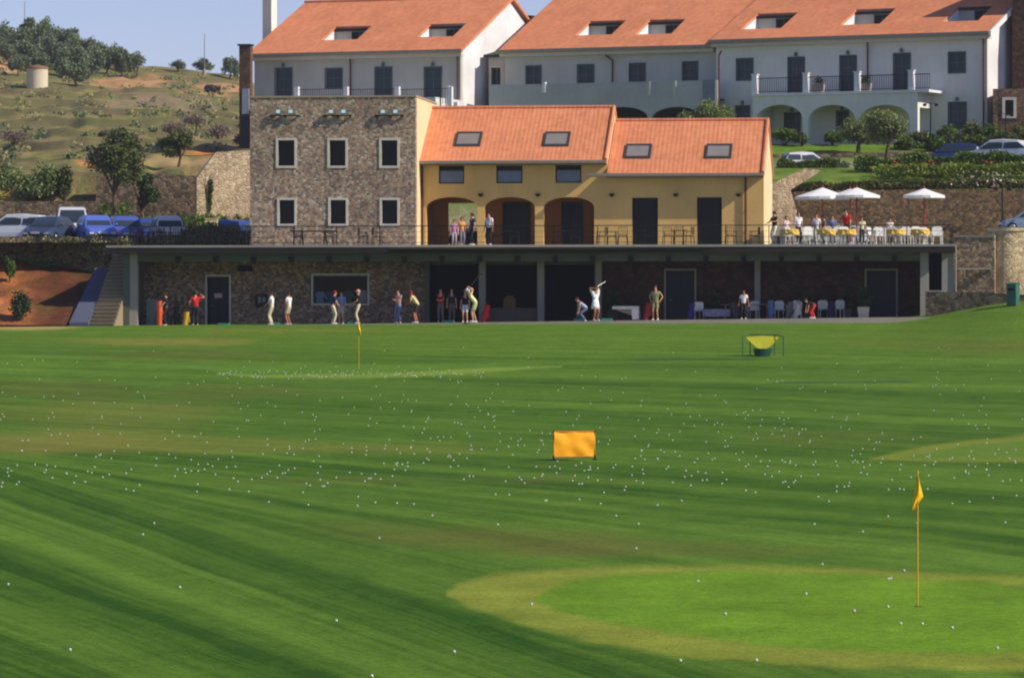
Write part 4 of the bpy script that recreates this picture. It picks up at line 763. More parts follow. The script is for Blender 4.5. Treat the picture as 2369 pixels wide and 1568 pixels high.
# ================================================================= foliage
def leaf_quads(centers, size, seed, flat=0.0, tall=1.0):
    rs = np.random.RandomState(seed); n = len(centers); a = rs.normal(size=(n, 3)); a[:, 2] *= (1 - flat); a /= np.linalg.norm(a, axis=1)[:, None] + 1e-9
    b = rs.normal(size=(n, 3)); b -= (b * a).sum(1)[:, None] * a; b /= np.linalg.norm(b, axis=1)[:, None] + 1e-9
    s = size * (0.6 + 0.8 * rs.rand(n, 1)); a = a * s; b = b * s * 0.55; b[:, 2] *= tall
    v = np.stack([centers - a, centers - b, centers + a, centers + b], 1).reshape(-1, 3)
    return v, np.arange(4 * n).reshape(n, 4)
def cloud(rs, n, c, r, shell=0.55):
    d = rs.normal(size=(n, 3)); d /= np.linalg.norm(d, axis=1)[:, None]; k = (shell + (1 - shell) * rs.rand(n, 1)) * (0.75 + 0.5 * rs.rand(n, 1)) ** 0.6
    return np.array(c) + d * k * np.array(r)
def mesh_np(name, v, f, mat, parent=None, loc=None):
    me = bpy.data.meshes.new(name); me.vertices.add(len(v)); me.vertices.foreach_set('co', np.asarray(v, np.float32).ravel()); k = f.shape[1]
    me.loops.add(f.size); me.loops.foreach_set('vertex_index', f.ravel().astype(np.int32)); me.polygons.add(len(f)); me.polygons.foreach_set('loop_start', np.arange(0, f.size, k)); me.polygons.foreach_set('loop_total', np.full(len(f), k)); me.update(calc_edges=True)
    me.materials.append(mat); o = bpy.data.objects.new(name, me); C.objects.link(o)
    if parent: o.parent = parent
    if loc is not None: o.location = loc
    return o
OLIVE = foliage('olive_leaves', (74, 88, 58), (104, 118, 82), (138, 148, 110), .15); OLIVED = foliage('dark_leaves', (38, 54, 32), (60, 80, 44), (88, 104, 56), .15)
OLIVET = foliage('tree_leaves', (56, 68, 40), (84, 96, 54), (122, 130, 76), .2); OLIVEG = foliage('olive_green', (88, 104, 62), (118, 134, 80), (154, 164, 106), .25)
PINE = foliage('hill_tree_leaves', (84, 100, 76), (112, 128, 96), (140, 150, 112), .2); SHRUB = foliage('shrub_leaves', (56, 82, 34), (86, 112, 46), (124, 140, 62), .2)
SCRUB = foliage('scrub_leaves', (120, 118, 80), (142, 138, 96), (164, 156, 112), .15); BARE = foliage('bare_twigs', (104, 88, 82), (128, 112, 104), (150, 136, 126), .1)
BARK = plain('bark', (96, 78, 62), .9, bmp=.5, var=.3)
def trunk_mesh(m, h, r, seed, forks=4, spread=.9, fork_at=.45):
    rs = random.Random(seed); top = Vector((rs.uniform(-.12, .12) * h, rs.uniform(-.1, .1) * h, h * fork_at)); mid = top * .5 + Vector((rs.uniform(-.05, .05) * h, 0, 0))
    m.tube((0, 0, -.25), mid, r * 1.25, r, 8); m.tube(mid, top, r, r * .8, 8)
    ends = []
    for i in range(forks):
        a = 2 * math.pi * (i + rs.random() * .6) / forks; e = top + Vector((math.cos(a) * spread * h * .17, math.sin(a) * spread * h * .17, h * rs.uniform(.18, .34))); m.tube(top, e, r * .6, r * .28, 6)
        for q in range(2):
            e2 = e + Vector((math.cos(a + rs.uniform(-1, 1)) * h * .09, math.sin(a + rs.uniform(-1, 1)) * h * .09, h * rs.uniform(.05, .2))); m.tube(e, e2, r * .28, r * .1, 5); ends.append(e2)
    return ends
def make_tree(name, label, cat, loc, h, rx, rz, n, size, seed, mat=OLIVE, group=None, rt=.14, fork=.45, clumps=14, zc=None, ry=None, xo=0.0):
    t = thing(name, label, cat, loc, 0, group); rs = np.random.RandomState(seed); m = MB(); ends = trunk_mesh(m, h, rt, seed, fork_at=fork, spread=rx / (h * .42)); m.build('trunk', BARK, t)
    zc = zc or h - rz; ry = ry or rx; cs = []
    for k in range(clumps):
        d = rs.normal(size=3); d /= np.linalg.norm(d); c = np.array([xo, 0, zc]) + d * np.array([rx, ry, rz]) * rs.uniform(.35, .78); r_ = rs.uniform(.34, .55); cs.append(cloud(rs, n // clumps, c, (rx * r_, ry * r_, max(rz * r_, .2)), .3))
    v, f = leaf_quads(np.concatenate(cs), size, seed); mesh_np('crown', v, f, mat, t); return t
# proto trees for the hilltop
def bush_thing(name, label, cat, loc, rx, ry, rz, n, size, seed, mat, group=None, base=True):
    t = thing(name, label, cat, loc, 0, group); rs = np.random.RandomState(seed); cs = []
    for k in range(8):
        d = rs.normal(size=3); d /= np.linalg.norm(d); c = np.array([0, 0, rz * .9]) + d * np.array([rx, ry, rz * .8]) * rs.uniform(.2, .6); r_ = rs.uniform(.4, .6); p = cloud(rs, n // 8, c, (rx * r_, ry * r_, rz * r_), .2); cs.append(p)
    p = np.concatenate(cs); p[:, 2] = np.abs(p[:, 2]); v, f = leaf_quads(p, size, seed); mesh_np('foliage', v, f, mat, t)
    m = MB(); rr = random.Random(seed)
    for k in range(5): m.tube((0, 0, -.1), (rr.uniform(-.5, .5) * rx, rr.uniform(-.5, .5) * ry, rz * 1.1), .04, .015, 5)
    m.build('stem', BARK, t); return t
# --- hilltop wood: every tree that can be told apart
tops = [(8, 40, 118, 30), (30, 62, 128, 26), (48, 55, 140, 28), (72, 34, 120, 32), (96, 38, 124, 28), (112, 36, 118, 24), (22, 95, 148, 28), (58, 88, 150, 30), (88, 80, 150, 32), (118, 78, 152, 30), (140, 56, 130, 28), (160, 60, 138, 30), (178, 70, 148, 30), (140, 96, 160, 32), (172, 100, 168, 30),
        (200, 84, 160, 28), (222, 78, 150, 24), (216, 104, 168, 28), (188, 112, 172, 26), (245, 98, 166, 28), (268, 92, 160, 24), (282, 108, 172, 26), (313, 115, 174, 25), (100, 118, 168, 30), (60, 122, 160, 24), (150, 130, 178, 26), (40, 130, 170, 22), (180, 140, 195, 34), (-20, 60, 140, 40)]
protos = []
for i, (x, yt_, yb_, w) in enumerate(tops):
    b = hill_hit(x, min(yb_ + 6, 205), 300); ground_y = pix(*b)[1]; s = F / b.y; h = max((ground_y - yt_) / s, 2.0); r_ = w / s * 1.0
    lab = 'round grey green tree in the wood on the hilltop, far left'
    if i < 4:
        t = make_tree('hill_tree', lab, 'tree', b, 5.0, 2.0, 2.2, 1900, .22, 100 + i, PINE, 'trees on the hilltop', .16, .3, zc=2.5); protos.append(t); t.scale = (r_ / 2.0, r_ / 2.0, h / 5.0)
    else:
        t = dup(protos[i % 4], b, i * 1.3, scale=(r_ / 2.0, r_ / 2.0, h / 5.0))
    if i == len(tops) - 7: t['label'] = 'separate round tree at the right end of the hilltop wood'; 
    if i == 27: t['label'] = 'big tree on the slope right of the round stone hut'
for i, (x, yt_, yb_, w) in enumerate([(412, 138, 166, 34), (470, 138, 168, 40), (530, 130, 184, 34), (546, 140, 188, 30)]):
    b = hill_hit(x, yb_, 300); s = F / b.y; t = dup(protos[i % 4], b, i * 2.1, scale=(w / s * .6 / 2, w / s * .6 / 2, (yb_ - yt_ + 4) / s / 5.0))
    t['label'] = ['low round tree on the skyline left of the thin mast', 'wide low tree on the skyline around the foot of the mast', 'dark tree on the skyline touching the brown annex, taller one', 'dark tree on the skyline hidden partly by the brown annex'][i]; t['group'] = 'trees on the skyline'
# masts on the skyline
for i, (x, ya, yb_) in enumerate([(473, 80, 175), (57, 5, 60)]):
    b = hill_hit(x, yb_ if i == 0 else 110, 300); z1 = zy(ya, b.y); g = thing('mast', ['thin pale mast on the skyline left of the annex', 'thin mast rising above the hilltop wood'][i], 'mast', b, 0, 'masts on the hill')
    m = MB(); m.tube((0, 0, -.3), (0, 0, z1 - b.z), .08, .04, 8); m.build('pole', plain('mast_grey', (128, 128, 138), .5), g)
    m = MB(); m.lathe([(.30, 0), (.26, .5), (.12, .8)], n=10); m.build('footing', CONC, g)
# round hut
b = hill_hit(86, 203, 300); g = thing('round_hut', 'round pale stone hut on the hill slope under the trees', 'hut', b); s = F / b.y; r_ = 25 / s
m = MB(); m.lathe([(r_, -.6), (r_, 42 / s), (.01, 42 / s)], n=28); m.build('wall', plaster('hut_render', (206, 196, 170), .14), g)
m = MB(); m.lathe([(r_ * 1.06, 42 / s + .003), (r_ * 1.06, 42 / s + .22), (.01, 42 / s + .5)], n=28); m.build('roof', plain('hut_roof', (140, 104, 80), .8), g)
# trees on the middle ground
b = Vector(((294 - 1184) * 233 / F, 233, PKZ)); make_tree('olive_tree', 'large olive tree with a tall crown above the parked cars', 'tree', b, zy(296, 233) - PKZ, 1.62, 1.75, 7500, .10, 201, OLIVET, rt=.15, fork=.44, clumps=18, zc=zy(362, 233) - PKZ, xo=-.55)
b = Vector(((410 - 1184) * 246 / F, 246, zy(410, 246))); make_tree('olive_tree', 'small spreading olive tree on the bank left of the tower', 'tree', b, (410 - 300) * 246 / F, 1.25, .85, 4600, .09, 202, OLIVET, rt=.10, fork=.4, clumps=14)
b = Vector(((343 - 1184) * 236 / F, 236, PKZ)); make_tree('olive_tree', 'short round dark tree in front of the grey retaining wall', 'tree', b, zy(406, 236) - PKZ, .85, 1.0, 3200, .09, 203, OLIVED, rt=.09, fork=.5, clumps=12)
b = Vector(((484 - 1184) * 235 / F, 235, PKZ)); make_tree('young_tree', 'thin young tree standing before the tan stone wall', 'tree', b, zy(362, 235) - PKZ, .32, 1.3, 700, .08, 204, OLIVED, rt=.06, fork=.5, clumps=9, zc=3.2)
for i, (x, yt_, yb_, w, Y) in enumerate([(30, 352, 470, 150, 241), (112, 356, 460, 110, 240.5), (150, 372, 465, 60, 240), (75, 392, 470, 120, 239.8), (-40, 370, 470, 130, 240)]):
    s = F / Y; bush_thing('olive_bush', ['big grey olive bush at the far left above the car park', 'wide olive bush right of the biggest one above the car park', 'narrow dark bush at the right end of the bushes above the car park', 'low spreading bush in front of the olive bushes', 'olive bush cut by the left picture edge'][i], 'bush', Vector(((x - 1184) / s, Y, zy(yb_, Y))), w / s * .5, w / s * .4, (yb_ - yt_) / s * .5, 3000, .10, 230 + i, OLIVEG if i != 2 else OLIVET, 'bushes above the car park')
b = hill_hit(490, 222, 300); s = F / b.y; bush_thing('dark_bush', 'dark purple bush alone on the hillside left of the annex', 'bush', b, 26 / s, 24 / s, 17 / s, 900, .16, 240, foliage('purple_leaves', (64, 54, 62), (84, 72, 80), (104, 92, 96), .1))
for i, (x, y, w, h) in enumerate([(400, 318, 90, 46), (505, 322, 90, 44), (450, 300, 80, 40), (300, 330, 60, 30), (30, 335, 110, 40), (560, 340, 60, 40), (240, 318, 50, 24)]):
    b = hill_hit(x, y, 262); s = F / b.y; bush_thing('bare_shrub', 'leafless greyish shrub on the lower hillside', 'shrub', b, w / s * .5, w / s * .4, h / s * .5, 1500, .07, 250 + i, BARE, 'bare shrubs on the lower hillside')
# scattered scrub that nobody could count
rs = np.random.RandomState(77); vs_, fs_, off = [], [], 0
for k in range(260):
    x = rs.uniform(-900, 640); Y = rs.uniform(264, 540); i = int(np.argmin(abs(hY - Y))); z = float(np.interp(x, hx, hZ2[i])); r_ = rs.uniform(.35, 1.15) * (.7 + Y / 900)
    p = cloud(rs, 34, ((x - 1184) * Y / F, Y, z + r_ * .25), (r_, r_, r_ * .55), .2); v, f = leaf_quads(p, .17, k); vs_.append(v); fs_.append(f + off); off += len(v)
o = mesh_np('scrub', np.concatenate(vs_), np.concatenate(fs_), SCRUB); tag(o, kind='stuff')
vs_, fs_, off = [], [], 0
for k in range(120):
    x = rs.uniform(-600, 640); Y = rs.uniform(264, 520); i = int(np.argmin(abs(hY - Y))); z = float(np.interp(x, hx, hZ2[i])); r_ = rs.uniform(.3, .9) * (.7 + Y / 900)
    p = cloud(rs, 40, ((x - 1184) * Y / F, Y, z + r_ * .3), (r_, r_, r_ * .7), .2); v, f = leaf_quads(p, .16, k); vs_.append(v); fs_.append(f + off); off += len(v)
o = mesh_np('green_scrub', np.concatenate(vs_), np.concatenate(fs_), OLIVE); tag(o, kind='stuff')
# plants on the earth bank and at the wall foot
for i, (x, yt_, yb_, w, Y) in enumerate([(46, 664, 750, 76, 203.6), (22, 578, 650, 34, 209.5), (96, 600, 625, 60, 212.6)]):
    s = F / Y; bush_thing('bank_bush', ['round dark bush at the foot of the orange earth bank', 'upright green bush high on the orange bank at the left edge', 'low spreading plant on top of the orange bank'][i], 'bush', Vector(((x - 1184) / s, Y, zy(yb_, Y))), w / s * .5, .5, (yb_ - yt_) / s * .5, 1500, .08, 270 + i, OLIVED if i == 0 else SHRUB, 'plants on the orange bank')
vs_, fs_, off = [], [], 0   # plants creeping over the parking wall
for k in range(150):
    x = rs.uniform(-20, 300); Y = 213.2 - max(0, x - 60) * .01; zz = zy(rs.uniform(552, 606), Y); p = cloud(rs, 26, ((x - 1184) * Y / F, Y - .05, zz), (.28, .12, .22), .2); v, f = leaf_quads(p, .07, k); vs_.append(v); fs_.append(f + off); off += len(v)
tag(mesh_np('wall_creeper', np.concatenate(vs_), np.concatenate(fs_), SCRUB), kind='stuff')
vs_, fs_, off = [], [], 0   # planting behind the cars
for k in range(520):
    x = rs.uniform(170, 575); Y = rs.uniform(232.5, 238); p = cloud(rs, 26, ((x - 1184) * Y / F, Y, PKZ + rs.uniform(.5, 2.1) * (1.2 if 230 < x < 300 else .85)), (.32, .3, .3), .2); v, f = leaf_quads(p, .08, k); vs_.append(v); fs_.append(f + off); off += len(v)
tag(mesh_np('undergrowth', np.concatenate(vs_), np.concatenate(fs_), SHRUB), kind='stuff')
def hedge(name, label, pts, w, h, n, mat, seed, cat='hedge', size=.08, group=None):
    """pts: world base points"""
    rs = np.random.RandomState(seed); o0 = pts[0]; P_ = []
    for a, b in zip(pts[:-1], pts[1:]):
        L = (b - a).length; k = int(n * L); t = rs.rand(k, 1); c = np.array(a - o0) + t * np.array(b - a); q = rs.rand(k, 3) * 2 - 1
        e = rs.rand(k) < .6; q[e, 1] = np.sign(q[e, 1]) * (.8 + .3 * rs.rand(e.sum())); q[:, 2] = (q[:, 2] + 1) / 2
        hn_ = 1 + .22 * np.sin(t[:, 0] * L * 2.1 + seed) + .12 * np.sin(t[:, 0] * L * 5.3)
        P_.append(c + np.stack([q[:, 0] * w * .3, q[:, 1] * w * .5, q[:, 2] * h * hn_], 1))
    v, f = leaf_quads(np.concatenate(P_), size, seed); o = mesh_np(name, v, f, mat); o.location = o0; tag(o, label, cat, group); return o
def hp(x, y, Y): return P(x, y, Y)
hedge('hedge', 'low dark hedge behind the railing in front of the blue vehicle', [Vector(((425 - 1184) * 216 / F, 216, PKZ)), Vector(((580 - 1184) * 215 / F, 215, PKZ))], .8, .85, 900, SHRUB, 300)
HG = foliage('slope_leaves', (84, 104, 38), (124, 142, 56), (164, 172, 80), .3)
hedge('hedge', 'dark flowering hedge running along the foot of the planted slope', [hp(1832, 441, 223), hp(1950, 440, 223), hp(2100, 437, 223), hp(2250, 434, 223), hp(2450, 434, 223)], 1.2, .36, 1000, foliage('foot_leaves', (60, 70, 34), (92, 98, 48), (132, 128, 70), .2), 301, size=.10)
hedge('hedge', 'bright middle band of hedge on the planted slope', [hp(2040, 409, 226.5), hp(2100, 408, 226.5), hp(2200, 405, 226.5), hp(2450, 402, 226.5)], 2.2, .5, 900, HG, 302, size=.10)
hedge('hedge', 'upper hedge with red flowers below the parked white car', [hp(1990, 396, 230.5), hp(2120, 390, 230.5), hp(2300, 384, 230.5), hp(2450, 384, 230.5)], 1.4, .65, 1100, SHRUB, 303, size=.10)
hedge('hedge', 'short hedge hiding the wheels of the small silver white car', [hp(1806, 388, 235.5), hp(1935, 388, 235.5)], .8, .40, 1300, SHRUB, 304, size=.08)
rsf = np.random.RandomState(5)
for nm, rgb, box in (('red_flowers', (176, 60, 56), (2060, 2330, 372, 398)), ('pale_flowers', (196, 176, 172), (2200, 2368, 396, 432))):
    p = []
    for k in range(70):
        x = rsf.uniform(box[0], box[1]); y = rsf.uniform(box[2], box[3]); p.append(np.array(P(x, y, 229.6 if nm[0] == 'r' else 222.1)))
    v, f = leaf_quads(np.array(p), .09, 9); tag(mesh_np(nm, v, f, plain(nm, rgb, .8)), kind='stuff')
# olives and shrubs before the hotel
for i, (x, yt_, yb_, w, Y) in enumerate([(2052, 250, 366, 92, 240.5), (1985, 264, 352, 78, 243.5), (1642, 226, 330, 104, 246)]):
    s = F / Y; zb_ = float(np.interp(Y, RY, RZ)); make_tree('olive_tree', ['round olive tree before the hotel arcade, the right one of two', 'bushy olive tree left of the round one before the hotel arcade', 'olive tree top rising behind the ridge of the ochre roof'][i], 'tree', Vector(((x - 1184) / s, Y, zb_)), zy(yt_, Y) - zb_, w / s * .60, w / s * .44, 6400, .085, 310 + i, OLIVEG, 'olive trees before the hotel', rt=.12, fork=.42, clumps=15)
for i, (x, yt_, w, Y) in enumerate([(1815, 292, 62, 248), (1855, 305, 44, 247.6), (1925, 300, 60, 247.8), (2130, 300, 80, 246.5), (2190, 288, 70, 246), (2245, 276, 70, 247), (2298, 284, 60, 246.5), (2352, 290, 50, 246), (2090, 315, 60, 245.6), (2215, 305, 80, 244.8), (2275, 310, 60, 244.6), (2325, 300, 60, 244.4), (2160, 318, 60, 244.5)]):
    s = F / Y; zb_ = float(np.interp(Y, RY, RZ)); h_ = max(zy(yt_, Y) - zb_, .5); bush_thing('garden_bush', ['round bush in front of the left arch of the hotel arcade', 'low bush before the pillar between left and middle arches', 'low bush below the middle arch of the hotel arcade', 'dark bush right of the round olive tree', 'bush under the lamp before the hotel', 'tall bush in front of the ground floor door of the hotel', 'bush at the right corner of the hotel', 'bush below the small stone house', 'small bush just right of the olive trunk', 'wide bush behind the dark blue car', 'bush behind the windscreen of the white car', 'bush behind the roof of the white car', 'small front bush between olive tree and dark blue car'][i], 'bush', Vector(((x - 1184) / s, Y, zb_)), w / s * .62, w / s * .5, h_ * .58, 1900, .085, 330 + i, [SHRUB, OLIVET][i % 2], 'garden bushes before the hotel')
for o in FLB:
    rs_ = np.random.RandomState(int(abs(o.location.x) * 10)); p = cloud(rs_, 160, (0, 0, .72), (.42, .2, .28), .1); v, f = leaf_quads(p, .07, 3); mesh_np('plants', v, f, OLIVED, o)
# plants seen through the first arch
for i, (x, Y) in enumerate([(1050, 218), (1078, 219), (1098, 218.5), (1062, 224)]):
    bush_thing('courtyard_bush', ['green courtyard bush seen at the left of the first arch', 'green courtyard bush in the middle of the first arch', 'green courtyard bush at the right of the first arch', 'taller courtyard bush at the back of the first arch'][i], 'bush', Vector(((x - 1184) * Y / F, Y, ST - .05)), .7, .5, .8 + .3 * (i == 3), 900, .08, 350 + i, SHRUB, 'bushes seen through the first arch')

# ================================================================= cars
def car_body(kind):
    """sections along the length (front at +y): y, half width, z bottom, z belt, z roof, roof half width"""
    if kind == 'hatch': L = 4.0; S = [(-2.0, .70, .42, .80), (-1.9, .82, .30, .92), (-1.3, .86, .24, .96), (0, .87, .22, .95), (1.0, .86, .22, .92), (1.6, .82, .26, .80), (1.95, .70, .36, .62)]; Rf = [(-1.82, .90), (-1.45, 1.42), (-.6, 1.50), (.25, 1.46), (1.02, .92)]
    elif kind == 'van': L = 4.5; S = [(-2.25, .78, .45, .98), (-2.2, .86, .32, 1.04), (-1.2, .89, .26, 1.06), (.4, .89, .26, 1.04), (1.3, .87, .28, 1.0), (1.95, .83, .3, .88), (2.25, .72, .42, .70)]; Rf = [(-2.19, 1.02), (-2.05, 1.80), (-.6, 1.86), (.7, 1.80), (1.55, .98)]
    else: L = 4.5; S = [(-2.25, .72, .42, .84), (-2.1, .83, .32, .92), (-1.3, .87, .24, .95), (0, .88, .22, .94), (1.1, .87, .22, .90), (1.8, .83, .26, .78), (2.2, .70, .38, .60)]; Rf = [(-1.95, .90), (-1.2, 1.38), (-.4, 1.44), (.35, 1.40), (1.15, .90)]
    return L, S, Rf
def make_car(label, loc, rz, rgb, kind='hatch', group=None, scale=1.0):
    t = thing('parked_car', label, 'car', loc, rz, group); L, S, Rf = car_body(kind); m = MB(); vs, fs = [], []
    for y, w, zb_, zt_ in S:
        vs += [(-w * .86, y, zb_), (-w, y, zb_ + .12), (-w * 1.0, y, (zb_ + zt_) / 2), (-w * .93, y, zt_ - .05), (-w * .82, y, zt_), (w * .82, y, zt_), (w * .93, y, zt_ - .05), (w, y, (zb_ + zt_) / 2), (w, y, zb_ + .12), (w * .86, y, zb_)]
    k = 10
    for i in range(len(S) - 1):
        for j in range(k): fs.append((i * k + j, i * k + (j + 1) % k, (i + 1) * k + (j + 1) % k, (i + 1) * k + j))
    fs += [tuple(range(k)), tuple(range(len(S) * k - 1, (len(S) - 1) * k - 1, -1))]; m.add(vs, fs)
    # cabin
    vs, fs = [], []; belt = .80
    for i, (y, z) in enumerate(Rf):
        end = i in (0, len(Rf) - 1); w = .72 if end else .62; vs += [(-w, y, z), (-w + .06, y, z + (.0 if end else .04)), (w - .06, y, z + (.0 if end else .04)), (w, y, z)]
    zb_ = S[2][3] - .06; base = [(-.78, y, zb_) for y, z in Rf] + [(.78, y, zb_) for y, z in Rf]; n = len(Rf); o = 0
    for i in range(n - 1): fs += [(4 * i, 4 * i + 1, 4 * i + 5, 4 * i + 4), (4 * i + 1, 4 * i + 2, 4 * i + 6, 4 * i + 5), (4 * i + 2, 4 * i + 3, 4 * i + 7, 4 * i + 6)]
    q = 4 * n
    for i in range(n - 1): fs += [(q + i, 4 * i, 4 * i + 4, q + i + 1), (4 * i + 3, q + n + i, q + n + i + 1, 4 * i + 7)]
    m.add(vs + base, fs); paint = plain('car_paint_%d_%d_%d' % rgb, rgb, .28, .1, .03, 1, .6); m.build('body', paint, t, False)
    # glass panels a touch proud of the cabin
    def panel(name, pts, parent=t): g = MB(); g.quad(*pts); g.quad(*[Vector(p) * .999 for p in reversed(pts)]); return g.build(name, GLASS2, parent)
    def L2(a, b, f): return tuple(a[i] + (b[i] - a[i]) * f for i in range(3))
    for nm, i0, i1, dy in (('rear_window', 0, 1, -.012), ('windscreen', n - 1, n - 2, .012)):
        a = (-.66, Rf[i0][0] + dy, Rf[i0][1] + .03); b = (.66, Rf[i0][0] + dy, Rf[i0][1] + .03); c = (.55, Rf[i1][0] + dy, Rf[i1][1]); d = (-.55, Rf[i1][0] + dy, Rf[i1][1]); panel(nm, (L2(a, d, .08), L2(b, c, .08), L2(b, c, .90), L2(a, d, .90)))
    for sgn in (-1, 1):
        g = MB(); y0, y1, y2, y3 = Rf[1][0] - .05, Rf[n - 2][0], Rf[n - 1][0] - .22, Rf[0][0] + .2; zt_ = min(Rf[1][1], Rf[n - 2][1]) - .07; zz = zb_ + .08; xo = .79 * sgn; xi = .655 * sgn; ym = (y0 + y1) / 2
        g.quad((xo, y3, zz), (xo, ym - .04, zz), (xi, ym - .04, zt_), (xi, y0, zt_)); g.quad((xo, ym + .04, zz), (xo, y2, zz), (xi, y1, zt_), (xi, ym + .04, zt_)); g.build('side_window', GLASS2, t)
        for yy in (S[1][0] + .62, S[-2][0] - .42 + .0):
            w = MB(); w.tube((sgn * .70, yy, .31), (sgn * .88, yy, .31), .31, n=18); wo = w.build('wheel', plain('tyre', (24, 24, 26), .85), t); w = MB(); w.tube((sgn * .881, yy, .31), (sgn * .90, yy, .31), .19, .17, n=14); w.build('rim', plain('rim_metal', (150, 152, 156), .35, .7), wo)
        w = MB(); w.box(sgn * .46, sgn * .68, S[-1][0] - .10, S[-1][0] + .012, S[-1][3] - .16, S[-1][3] - .03); w.build('headlight', plain('lamp_clear', (214, 218, 220), .2), t)
        w = MB(); w.box(sgn * .50, sgn * .68, S[0][0] - .012, S[0][0] + .10, S[0][3] - .22, S[0][3] - .05); w.build('tail_light', plain('lamp_red', (150, 24, 22), .3), t)
        w = MB(); w.ball((sgn * .95, Rf[n - 1][0] - .25, zb_ + .12), .09, .06, .07, 8, 5); w.build('mirror', paint, t)
    for yy, s_ in ((S[0][0], -1), (S[-1][0], 1)):
        w = MB(); w.box(-.72, .72, yy - .06, yy + .05, .36, .50); w.build('bumper', plain('bumper_grey', (44, 46, 50), .6), t); w = MB(); w.box(-.24, .24, yy + s_ * .055, yy + s_ * .075, .50 + .02, .62); w.build('number_plate', plain('plate_white', (214, 214, 206), .6), t)
    t.scale = (scale,) * 3; return t
def cw(x, y, Y, z=None): p = P(x, y, Y); return Vector((p.x, p.y, PKZ if z is None else z))
G1 = 'cars parked left of the tower'
make_car('white estate car cut by the left picture edge in the car park', cw(34, 0, 218), R(78), (216, 220, 226), 'hatch', G1, 1.05)
make_car('silver van behind the white estate car, only its roof showing', cw(108, 0, 231), R(170), (200, 206, 216), 'van', G1, .95)
make_car('dark navy car with its front to the lawn, second from the left', cw(116, 0, 217), R(166), (58, 72, 98), 'sedan', G1)
make_car('white van with a dark rear window between navy and blue cars', cw(164, 0, 226.5), R(8), (232, 234, 238), 'van', G1, 1.14)
make_car('bright blue hatchback in the middle of the left car park', cw(222, 0, 216.5), R(196), (92, 116, 204), 'hatch', G1)
make_car('blue car with red tail lamps right of the bright blue hatchback', cw(282, 0, 220.5), R(14), (76, 98, 178), 'hatch', G1, 1.02)
make_car('dark blue car half hidden behind the silver hatchback', cw(342, 0, 224), R(12), (52, 74, 140), 'hatch', G1, .98)
make_car('silver white hatchback with red lamps left of the hedge', cw(384, 0, 219.5), R(12), (218, 218, 218), 'hatch', G1, 1.0)
make_car('blue vehicle partly hidden by the hedge beside the tower', cw(516, 0, 226), R(60), (40, 72, 150), 'hatch', G1, .95)
make_car('small silver white car on the upper road beside the ochre gable', cw(1866, 0, 238, 7.42), R(-76), (220, 222, 226), 'hatch', 'cars on the upper road', .84)
make_car('dark blue car left of the white one on the upper road', cw(2206, 0, 236.6, 7.72), R(76), (40, 62, 110), 'sedan', 'cars on the upper road', .98)
make_car('large silver white car on the upper road at the right edge', cw(2312, 0, 234.5, 7.70), R(62), (224, 226, 230), 'sedan', 'cars on the upper road', 1.08)
make_car('pale silver car parked behind the parasols and terrace guests', cw(1930, 0, 216, ST - .05), R(70), (186, 200, 206), 'hatch', None, .86)
make_car('dark red and pale blue car end above the round bastion', cw(2384, 0, 208, zy(538, 208)), R(84), (130, 150, 170), 'hatch', None, .8)
g = thing('cream_crate', 'cream box standing on the blue vehicle behind the hedge', 'box', cw(489, 0, 222.5, PKZ + 1.05)); m = MB(); m.box(-.33, .33, -.25, .25, 0, .38); m.box(-.36, .36, -.28, .28, .381, .42); m.build('box', plain('cream_paint', (222, 206, 150), .7), g)
sheet('bastion_ground', [P(2335, 538, 203.6), P(2700, 538, 203.6), P(2700, 538, 212), P(2335, 538, 212)], CONC)

# ================================================================= railing along the terrace
rz_ = 0.94
for i, (xa, xb) in enumerate(((300, 578), (578, 976), (976, 1380), (1380, 1776), (1776, 2202))):
    ua_, ub_ = CF.u(xa, .25), CF.u(xb, .25); g = bthing('terrace_railing', ['black bar railing at the left end of the terrace, before the cars', 'thin dark railing in front of the stone tower', 'thin dark railing in front of the three arches', 'thin dark railing in front of the two ochre wall doors', 'thin railing in front of the parasols and white chairs'][i], 'railing', CF, ST, 'railing sections along the terrace edge')
    m = MB(); m.tube((ua_, .25, ST + rz_), (ub_, .25, ST + rz_), .025, n=6); m.tube((ua_, .25, ST + .12), (ub_, .25, ST + .12), .012, n=5)
    for q in (.38, .65): m.tube((ua_, .25, ST + q), (ub_, .25, ST + q), .006, n=4)
    bpart(m, 'rail', IRON, g); npst = max(2, int((ub_ - ua_) / 1.9)); m = MB()
    for k in range(npst):
        u_ = ua_ + (ub_ - ua_) * (k + .02) / npst; m.box(u_ - .02, u_ + .02, .23, .27, ST + .004, ST + rz_)
    bpart(m, 'post', IRON, g)
    if i == 0:
        m = MB()
        for q in np.arange(ua_ + .06, ub_, .12): m.box(q - .009, q + .009, .24, .26, ST + .12, ST + rz_)
        bpart(m, 'bars', IRON, g)

# ================================================================= furniture
def make_chair(label, loc, rz, mat, group, solid):
    t = thing('garden_chair', label, 'chair', loc, rz, group); m = MB(); m.box(-.22, .22, -.20, .22, .42, .46); m.build('seat', mat, t)
    m = MB()
    if solid:
        m.prism([(-.24, .46), (.24, .46), (.25, .80), (.15, .88), (-.15, .88), (-.25, .80)], -.235, -.205)
    else:
        ring(m, -.20, .20, .52, .86, .02, -.235, -.21)
        for q in (-.1, 0, .1): m.box(q - .008, q + .008, -.23, -.215, .52, .86)
    m.build('backrest', mat, t)
    for x in (-.21, .21):
        for y in (-.21, .2): m = MB(); m.tube((x * 1.12, y * 1.1, 0), (x, y, .44), .018, n=6); m.build('leg', mat, t)
        m = MB(); m.path([(x * 1.1, -.21, .66), (x * 1.15, .18, .66), (x * 1.05, .2, .44)], .016); m.build('armrest', mat, t)
    return t
